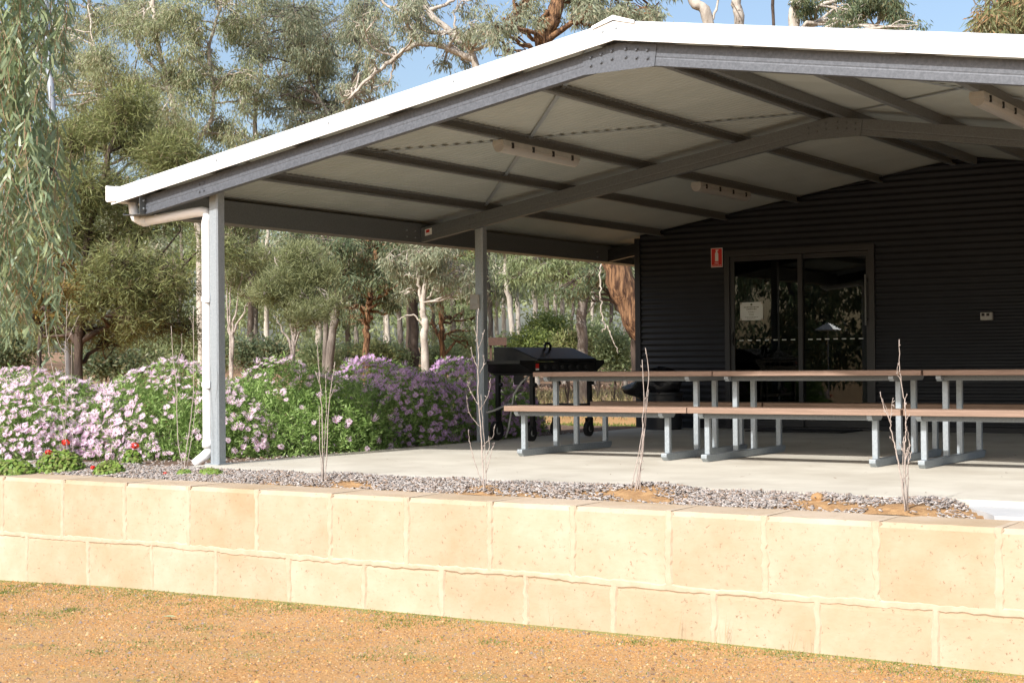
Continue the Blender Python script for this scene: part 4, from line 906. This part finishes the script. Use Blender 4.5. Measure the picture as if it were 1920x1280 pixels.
STEMS = [
 [[(128,862),(118,833),(124,766),(123,692),(124,631),(126,564)], [(128,862),(126,840),(114,766),(104,715),(97,682),(91,652),(84,584)], [(126,640),(134,622),(148,591)], [(123,660),(111,645),(101,611)], [(131,862),(136,846),(134,740),(134,645)], [(124,600),(131,585),(133,570)], [(134,760),(141,730)]],
 [[(347,882),(343,860),(336,826),(333,766),(331,715),(324,672),(321,611)], [(349,882),(351,860),(358,800),(363,732),(363,665),(363,574)], [(333,680),(341,650),(341,625)], [(363,640),(362,618),(356,591)], [(353,880),(366,790),(370,740)], [(332,750),(326,725)]],
 [[(606,903),(604,800),(601,732),(596,665),(594,640)], [(608,903),(611,860),(615,783),(621,725),(628,678)], [(604,903),(600,840),(598,760)], [(607,903),(608,830),(612,760),(610,700)], [(618,750),(630,720)], [(600,720),(590,695)]],
 [[(900,920),(899,860),(897,800),(895,732),(897,665),(894,631),(897,578)], [(895,760),(890,752),(880,732),(875,715)], [(896,800),(889,793),(875,769),(873,742)], [(897,770),(902,762),(914,739),(920,709)], [(896,655),(899,648),(909,618)], [(899,850),(902,836),(919,820),(925,796)], [(900,905),(890,890),(880,850),(875,826),(875,806)], [(902,920),(904,870),(902,800),(900,740)], [(896,640),(889,611)], [(904,880),(915,850),(922,830)], [(896,690),(886,668),(884,650)], [(900,700),(908,680),(906,665)], [(898,860),(911,845),(912,818)]],
 [[(1237,918),(1236,870),(1229,800),(1222,745),(1217,700),(1210,652)], [(1233,918),(1234,850),(1226,800),(1213,730),(1204,674)], [(1226,918),(1227,800),(1222,730)], [(1243,918),(1236,870),(1230,840)], [(1232,918),(1231,850),(1228,780)]],
 [[(1690,958),(1690,890),(1691,847),(1693,820),(1696,803),(1695,785),(1693,750),(1690,723),(1687,688),(1686,636)], [(1688,955),(1682,890),(1676,858),(1672,833),(1667,808),(1665,790),(1656,766),(1649,735)], [(1665,792),(1668,776),(1673,746)], [(1664,786),(1663,780),(1653,748)], [(1694,770),(1695,755),(1698,741)], [(1695,795),(1696,787),(1703,776)], [(1692,855),(1696,845),(1703,835)], [(1690,850),(1686,842),(1681,833)], [(1692,885),(1698,865),(1704,847)], [(1693,958),(1696,880),(1699,830),(1697,800)], [(1672,830),(1664,820)], [(1689,715),(1683,700),(1684,680)], [(1688,958),(1686,880),(1690,820)], [(1669,760),(1676,765)]]]
def saplings():
    for ((x, y), lab), stems in zip(SAP, STEMS):
        z = float(bedz(x, min(y, -.28))); base = np.array([x, y, z]); d0 = depth(base)
        q = base-CAM; bx, by = 960+FPX*(q@AR)/d0, 640-FPX*(q@AU)/d0
        ox, oy = bx-stems[0][0][0], by-stems[0][0][1]
        t = empty('sapling', base, lab, 'sapling', 'bare saplings planted along the wall')
        for i, st in enumerate(stems):
            dd = rng.uniform(-.06, .06); n = len(st)
            P = [at(px+ox*max(0, (py-700)/200), py+oy*np.clip((py-650)/230, 0, 1), d0+dd*(1-j/n)) for j, (px, py) in enumerate(st)]
            main = st[0][1] > 850; r0 = .0047 if main and i < 2 else (.0036 if main else .0027)
            if main: P[0][2] -= .03
            Q = smooth_path(P, 4, .002); mm = MB(); mm.tube(Q, list(np.linspace(r0, r0*.45, len(Q))), 5)
            for j in range(3, len(Q), 4):      # buds
                o = Q[j]+rng.normal(0, .003, 3); mm.tube([o, o+np.array([rng.normal(0, .008), rng.normal(0, .008), .012])], [.0032, .0018], 4)
            mm.build('stem' if main else 'twig', 'twig', t, smooth=True)
saplings()

# ------------------------------------------------------------------ daisies
def daisy_mesh(mat, petals, r, tilt, seed):
    rr = random.Random(seed); m = MB()
    for i in range(petals):
        a = 2*math.pi*i/petals+rr.uniform(-.08, .08); L = r*rr.uniform(.86, 1.08); w = r*.112
        c, s = math.cos(a), math.sin(a); z = tilt*r*rr.uniform(.5, 1.4)
        P = lambda d, o, h: (c*d-s*o, s*d+c*o, h)
        m.add([P(.12*r, 0, 0), P(.62*L, -w, z*.5), P(L, -w*.35, z), P(L, w*.35, z), P(.62*L, w, z*.5)], [(0, 1, 2, 3, 4)])
    n = len(m.v)
    for k in range(6): m.v.append((.14*r*math.cos(k*1.047), .14*r*math.sin(k*1.047), .003))
    m.v.append((0, 0, .012))
    ef = [(n+k, n+(k+1) % 6, n+6) for k in range(6)]
    me = bpy.data.meshes.new('flower'); me.from_pydata(m.v, [], m.f+ef); me.update()
    me.materials.append(MATS[mat]); me.materials.append(MATS['daisy_eye'])
    for p in list(me.polygons)[-6:]: p.material_index = 1
    return me
def daisy_bush(label, c, R3, nleaf, nflow, mat, dens, name='daisy_bush', spread=1.0, fr=.041, extra=0):
    t = empty(name, (c[0], c[1], -.05), label, 'daisy bush', 'daisy bushes along the left edge of the floor')
    C0 = np.array([c[0], c[1], -.08]); R = np.array(R3)
    def surf(n, inner):
        d = unit(rng.normal(size=(n, 3))*np.array([1, 1, .8])); d[:, 2] = np.abs(d[:, 2])
        lump = .98+.035*np.sin(d[:, 0]*7+c[0]*3)+.03*np.sin(d[:, 1]*8+c[1])+.03*np.sin(d[:, 2]*9+d[:, 0]*5)
        s = lump*(1-inner*rng.random(n)**1.6)
        return C0+d*R*s[:, None], unit(d/R)
    # sprigs: several narrow leaves around a shoot
    ns = int(nleaf*1.9)//9; p, nrm = surf(ns, .5)
    ax = unit(nrm*.7+np.array([0, 0, .75])+rng.normal(0, .35, (ns, 3))); ln = rng.uniform(.07, .14, ns)
    P, U, Vv = [], [], []
    for k in range(9):
        f = rng.random(ns); b = p+ax*(ln*(f-.5))[:, None]; side = unit(np.cross(ax, rng.normal(size=(ns, 3))))
        u = unit(ax*.55+side*.75)*(rng.uniform(.035, .075, ns))[:, None]; v = unit(np.cross(u, rng.normal(size=(ns, 3))))*rng.uniform(.0045, .008, ns)[:, None]
        P.append(b); U.append(u); Vv.append(v)
    V, F = quads(np.vstack(P), np.vstack(U), np.vstack(Vv), .55)
    tag(fastmesh('foliage', V, F, 'leaf_daisy', t), kind='stuff')
    st = MB()
    for k in range(26):
        q, _ = surf(1, .3); b = C0+np.array([rng.normal(0, R[0]*.2), rng.normal(0, R[1]*.2), .03]); st.tube(smooth_path([b, (b+q[0])/2+[0, 0, .05], q[0]], 2), [.008, .007, .006, .005, .003], 4, cap=False)
    st.build('stems', 'twig', t)
    meshes = [daisy_mesh(mat, rng.integers(12, 17), fr, tl, k) for k, tl in enumerate((.15, -.25, .35, 0, -.5, 1.1))]
    q, nrm = surf((nflow+extra)*12, .03); made = 0
    view = unit(CAM-C0); keep = []; ms = []
    L0 = np.array(t.location)
    for pp, nn in zip(q, nrm):
        if made >= nflow+extra: break
        if pp[2] < .02 or nn @ view < -.12: continue
        if rng.random() > dens(pp): continue
        pp = pp+nn*.02
        if any(np.sum((pp-k)**2) < (fr*1.05)**2 for k in keep): continue
        keep.append(pp); made += 1
        ax = unit(nn*.8+np.array([0, -.35, .40])+rng.normal(0, .40, 3))
        me = meshes[rng.integers(0, 6)]; rot = Vector(ax).to_track_quat('Z', 'Y').to_euler(); s = rng.uniform(.62, 1.15)
        if made > nflow: ms.append((me, Matrix.LocRotScale(Vector(pp-L0), rot, Vector((s, s, s))))); continue
        o = link('flower', me, t, pp-L0); o.rotation_euler = rot; o.scale = (s, s, s)
    if ms:
        V, F, mi = [], [], []
        for me, M4 in ms:
            n0 = len(V); V += [tuple(M4 @ v.co) for v in me.vertices]
            for p in me.polygons: F.append(tuple(n0+i for i in p.vertices)); mi.append(p.material_index)
        me2 = bpy.data.meshes.new('flower_mass'); me2.from_pydata(V, [], F); me2.materials.append(MATS[mat]); me2.materials.append(MATS['daisy_eye'])
        me2.polygons.foreach_set('material_index', mi); me2.update(); tag(link('flower_mass', me2, t), kind='stuff')
patch = lambda p: .26+.74*(math.sin(4.1*p[0]+1)*math.sin(3.7*p[1]+2*p[2])+.8*math.sin(6*p[2]+3*p[0]) > .0)
daisy_bush('pale pink daisy bush at the left edge, thick with flowers', (-2.85, .35), (1.2, 1.05, .88), 18000, 300, 'petal_pink', lambda p: min(1, patch(p)+.08), extra=400)
daisy_bush('tall pink daisy bush behind the downpipe and front post', (-1.75, 1.15), (1.15, 1.05, .92), 20000, 300, 'petal_pink', lambda p: patch(p)*(1 if p[0] < -1.35 else .35), extra=230)
daisy_bush('mostly green daisy bush right of the front post', (-1.05, 2.15), (.98, 1.1, .93), 20000, 110, 'petal_pink', lambda p: (.9 if p[2] > .66 else .16))
daisy_bush('daisy bush in the middle of the row, petals coloured as shaded pink', (-1.0, 3.55), (.82, 1.1, .95), 15000, 300, 'petal_pink_shaded', lambda p: .25+.75*(p[2] > .5), fr=.039, extra=330)
daisy_bush('daisy bush beside the middle post, petals coloured as shaded pink', (-.92, 5.05), (.72, 1.0, .97), 11000, 240, 'petal_pink_shaded', lambda p: .25+.75*(p[2] > .5), fr=.039, extra=330)
daisy_bush('sparse daisy bush behind the barbecue legs', (-1.30, 6.25), (.50, .70, .66), 7000, 45, 'petal_pink_shaded', lambda p: .5, fr=.038)
# geraniums
def geranium(label, c, r, h, fl):
    t = empty('geranium', (c[0], c[1], float(bedz(c[0], min(c[1], -.28)))), label, 'geranium', 'geraniums behind the wall'); L0 = np.array(t.location)
    n = int(900*r/.2); d = unit(rng.normal(size=(n, 3))); d[:, 2] = np.abs(d[:, 2]); p = L0+d*np.array([r, r*.8, h])*(1-.6*rng.random(n)**2)[:, None]
    nn = unit(d+np.array([0, -.3, .5])+rng.normal(0, .4, (n, 3))); u = unit(np.cross(nn, rng.normal(size=(n, 3))))*.028; v = np.cross(nn, u)*.75
    V, F = quads(p-u*.5, u, v, .5); tag(fastmesh('foliage', V, F, 'leaf_geranium', t), kind='stuff')
    for fx, fy, fz, s in fl:
        m = MB(); ctr = L0+np.array([fx, fy, fz]); m2 = []
        for k in range(46):
            dd = unit(rng.normal(size=3)); b = ctr+dd*s*np.array([1, 1, .7]); u = unit(np.cross(dd, rng.normal(size=3)))*.022; w = np.cross(dd, u); m.add([b-u*.5, b+w*.45, b+u*.5, b-w*.45], [(0, 1, 2, 3)])
        m.build('flower_head', 'petal_red', t)
        st = MB(); st.tube([L0+np.array([fx*.5, fy*.5, 0]), ctr], .004, 4); st.build('flower_stalk', 'twig_red', t)
def gpos(px, py): P = onz(px, py, -.05); return (float(P[0]), float(P[1]))
geranium('leafy geranium with two red flower heads in front of the pink daisies', gpos(112, 884), .24, .19, [(.10, -.02, .25, .035), (-.02, -.10, .17, .028)])
geranium('low brownish geranium at the left edge on the wall top', gpos(20, 886), .24, .13, [(-.03, -.22, .03, .022)])
geranium('small geranium with a red bud between pink daisies and wall', gpos(205, 889), .15, .12, [(-.15, -.04, .06, .02)])
geranium('geranium with orange-red flower head in the shade gap of the daisies', gpos(248, 876), .10, .13, [(.03, 0, .16, .038)])
geranium('tiny green seedling clump by the bare sapling near the downpipe', gpos(395, 894), .11, .05, [])
geranium('tiny green seedling clump with fallen red petals', gpos(345, 893), .07, .05, [(-.18, -.03, .01, .016)])

# ------------------------------------------------------------------ gravel, grass, litter
def pebbles():
    n = 95000; x = rng.uniform(-2.2, 8.6, n); y = -1.29-rng.random(n)**1.15*4.2
    z = lowz(x)+0; s = rng.uniform(.0028, .0074, n)*(1+1.3*(rng.random(n) < .03))
    c = np.stack([x, y, z+s*.25], -1)
    a = rng.uniform(0, 6.28, n); ca, sa = np.cos(a), np.sin(a); ex = rng.uniform(.8, 1.35, n); V = np.empty((n, 5, 3))
    for q, (i, j, k) in enumerate(((1,0,-.4),(0,1,-.4),(-1,0,-.4),(0,-1,-.4),(0,0,1))):
        dx = i*ex*s; dy = j*s*.9; V[:, q, 0] = c[:, 0]+dx*ca-dy*sa; V[:, q, 1] = c[:, 1]+dx*sa+dy*ca; V[:, q, 2] = c[:, 2]+k*s*.7
    V += rng.normal(0, .0009, V.shape)
    f = np.array([[0,1,4],[1,2,4],[2,3,4],[3,0,4]]); F = (np.arange(n)[:, None, None]*5+f[None]).reshape(-1, 3)
    tag(fastmesh('gravel', V.reshape(-1, 3), F, 'pebble'), 'loose orange laterite gravel in front of the wall', 'gravel', kind='stuff')
pebbles()
def grass(name, label, x, y, h, mat, lean=.5, w=.0035):
    n = len(x); z = gz(x, y); c = np.stack([x, y, z-.003], -1)
    u = unit(np.stack([rng.normal(0, lean, n), rng.normal(0, lean, n), np.ones(n)], -1))*h[:, None]; v = unit(np.cross(u, rng.normal(size=(n, 3))))*w
    V, F = quads(c, u, v, .35); tag(fastmesh(name, V, F, mat), label, 'grass', kind='stuff')
def clumped(n, xr, yr, m, s):
    cx = rng.uniform(*xr, m); cy = rng.uniform(*yr, m); i = rng.integers(0, m, n); sc = s*(.3+rng.random(m)*1.4)
    return cx[i]+rng.normal(0, 1, n)*sc[i], cy[i]+rng.normal(0, 1, n)*sc[i]
x1, y1 = clumped(9000, (-2.2, 8.4), (-1.55, -1.30), 110, .09); x2, y2 = clumped(15000, (-1.5, 7.5), (-4.8, -1.5), 120, .14); x3, y3 = clumped(5000, (-1.5, 2.5), (-2.6, -1.4), 22, .16)
x = np.concatenate([x1, x2, x3]); y = np.minimum(np.concatenate([y1, y2, y3]), -1.285)
grass('thin_grass', 'sparse short green grass along the wall foot and on the gravel', x, y, rng.uniform(.006, .026, len(x)), 'grass', 1.0, .0028)
x, y = clumped(260, (3.9, 6.6), (-1.34, -1.29), 6, .04); grass('grass_stalks', 'few tall thin grass stalks against the wall', x[:26], np.minimum(y[:26], -1.285), rng.uniform(.10, .22, 26), 'dry_grass', .12, .0010)
P1 = [at(rng.uniform(980, 1210), 690, rng.uniform(19, 38)) for _ in range(16000)]; P1 = np.array(P1)
gy = P1[:, 1]; k = ((gy > 8) & (gy < 9.8)) | (gy > 20)
grass('back_grass', 'green grass verge beyond the orange gravel track behind the pavilion', P1[k, 0], P1[k, 1], rng.uniform(.03, .10, k.sum()), 'grass', .6, .009)
P2 = np.array([at(rng.uniform(-200, 1230), 690, rng.uniform(24, 42)) for _ in range(14000)])
grass('dry_undergrowth', 'dry straw-coloured undergrowth at the foot of the bush', P2[:, 0], P2[:, 1], rng.uniform(.06, .38, len(P2)), 'dry_grass', .45, .010)
P3 = np.array([at(rng.uniform(900, 1230), 690, rng.uniform(30, 46)) for _ in range(9000)])
c = np.stack([P3[:, 0], P3[:, 1], gz(P3[:, 0], P3[:, 1])+rng.uniform(.005, .05, len(P3))], -1); u = unit(rng.normal(size=(len(P3), 3))*[1, 1, .35])*rng.uniform(.08, .2, len(P3))[:, None]; v = unit(np.cross(u, rng.normal(size=(len(P3), 3))))*.03
V, F = quads(c, u, v); tag(fastmesh('leaf_litter', V, F, 'litter'), 'brown bark and leaf litter on the bank behind the pavilion', 'leaf litter', kind='stuff')
def fallen():
    for (px, py), L, lab in (((317, 1168), .11, 'pale green fallen leaf lying on the gravel'), ((560, 1210), .04, 'small curled grey fallen leaf on the gravel in the foreground')):
        P = onz(px, py, -.855); P[2] = float(gz(P[0], P[1]))+.022; a = .2; u = np.array([math.cos(a), math.sin(a), 0]); v = np.array([-math.sin(a), math.cos(a), 0]); m = MB()
        pts = [(-.5, 0, 0), (-.2, .17, .05), (.15, .16, .08), (.5, 0, .04), (.15, -.16, .07), (-.2, -.17, .04)]
        m.add([P+u*L*i+v*L*j+np.array([0, 0, L*k]) for i, j, k in pts]+[P+np.array([0, 0, .0])], [(0, 1, 6), (1, 2, 6), (2, 3, 6), (3, 4, 6), (4, 5, 6), (5, 0, 6)])
        tag(m.build('fallen_leaf', 'fallen_leaf' if L > .05 else 'plaque_grey', None, smooth=True), lab, 'leaf')
    P = onz(1533, 938, -.03); m = MB(); n = 8
    V = [(P[0]+.045*math.sin(th)*math.cos(2*math.pi*i/n)*(1+.2*math.sin(3*i)), P[1]+.04*math.sin(th)*math.sin(2*math.pi*i/n), float(bedz(P[0], P[1]))+.012+.032*math.cos(th)) for th in (.15, .8, 1.57, 2.4) for i in range(n)]
    m.add(V, [(j*n+i, (j+1)*n+i, (j+1)*n+(i+1) % n, j*n+(i+1) % n) for j in range(3) for i in range(n)]+[tuple(range(n))]); tag(m.build('laterite_stone', 'bed_soil', None, smooth=True), 'lone orange stone on the mulch left of the rightmost sapling', 'stone')
fallen()

def parasol():
    c = np.array([-5.55, -12., 0.]); g = float(gz(c[0], c[1])); t = empty('garden_umbrella', (c[0], c[1], g), 'small white conical garden umbrella mirrored in the right glass door', 'umbrella')
    m = MB(); m.tube([(c[0], c[1], g), (c[0], c[1], 1.78)], .016, 8); m.build('pole', 'white_steel', t)
    m = MB(); m.tube([(c[0], c[1], 1.60), (c[0], c[1], 1.62), (c[0], c[1], 1.80)], [.36, .36, .02], 8); m.build('canopy', 'white_steel', t)
parasol()


def debris():
    n = 900; x = rng.uniform(-1.5, 8, n); y = rng.uniform(-4.8, -1.32, n); c = np.stack([x, y, lowz(x)+.006], -1)
    a = rng.uniform(0, 6.28, n); u = np.stack([np.cos(a), np.sin(a), rng.normal(0, .15, n)], -1)*rng.uniform(.010, .045, n)[:, None]; v = unit(np.cross(u, np.array([0, 0, 1.])))*rng.uniform(.0015, .007, n)[:, None]
    V, F = quads(c, u, v); tag(fastmesh('gravel_litter', V, F, 'litter'), 'scattered dry leaf and bark bits on the gravel', 'litter', kind='stuff')
debris()

def slab_litter():
    n = 170; x = rng.uniform(.2, 7.5, n); y = rng.uniform(-.2, 7.4, n); c = np.stack([x, y, np.full(n, .003)], -1); a = rng.uniform(0, 6.28, n)
    u = np.stack([np.cos(a), np.sin(a), np.full(n, .12)], -1)*rng.uniform(.015, .06, n)[:, None]; v = unit(np.cross(u, np.array([0, 0, 1.])))*rng.uniform(.002, .008, n)[:, None]
    V, F = quads(c, u, v); tag(fastmesh('blown_leaves', V, F, 'litter'), 'few dry leaves blown across the concrete floor', 'leaves', kind='stuff')
slab_litter()
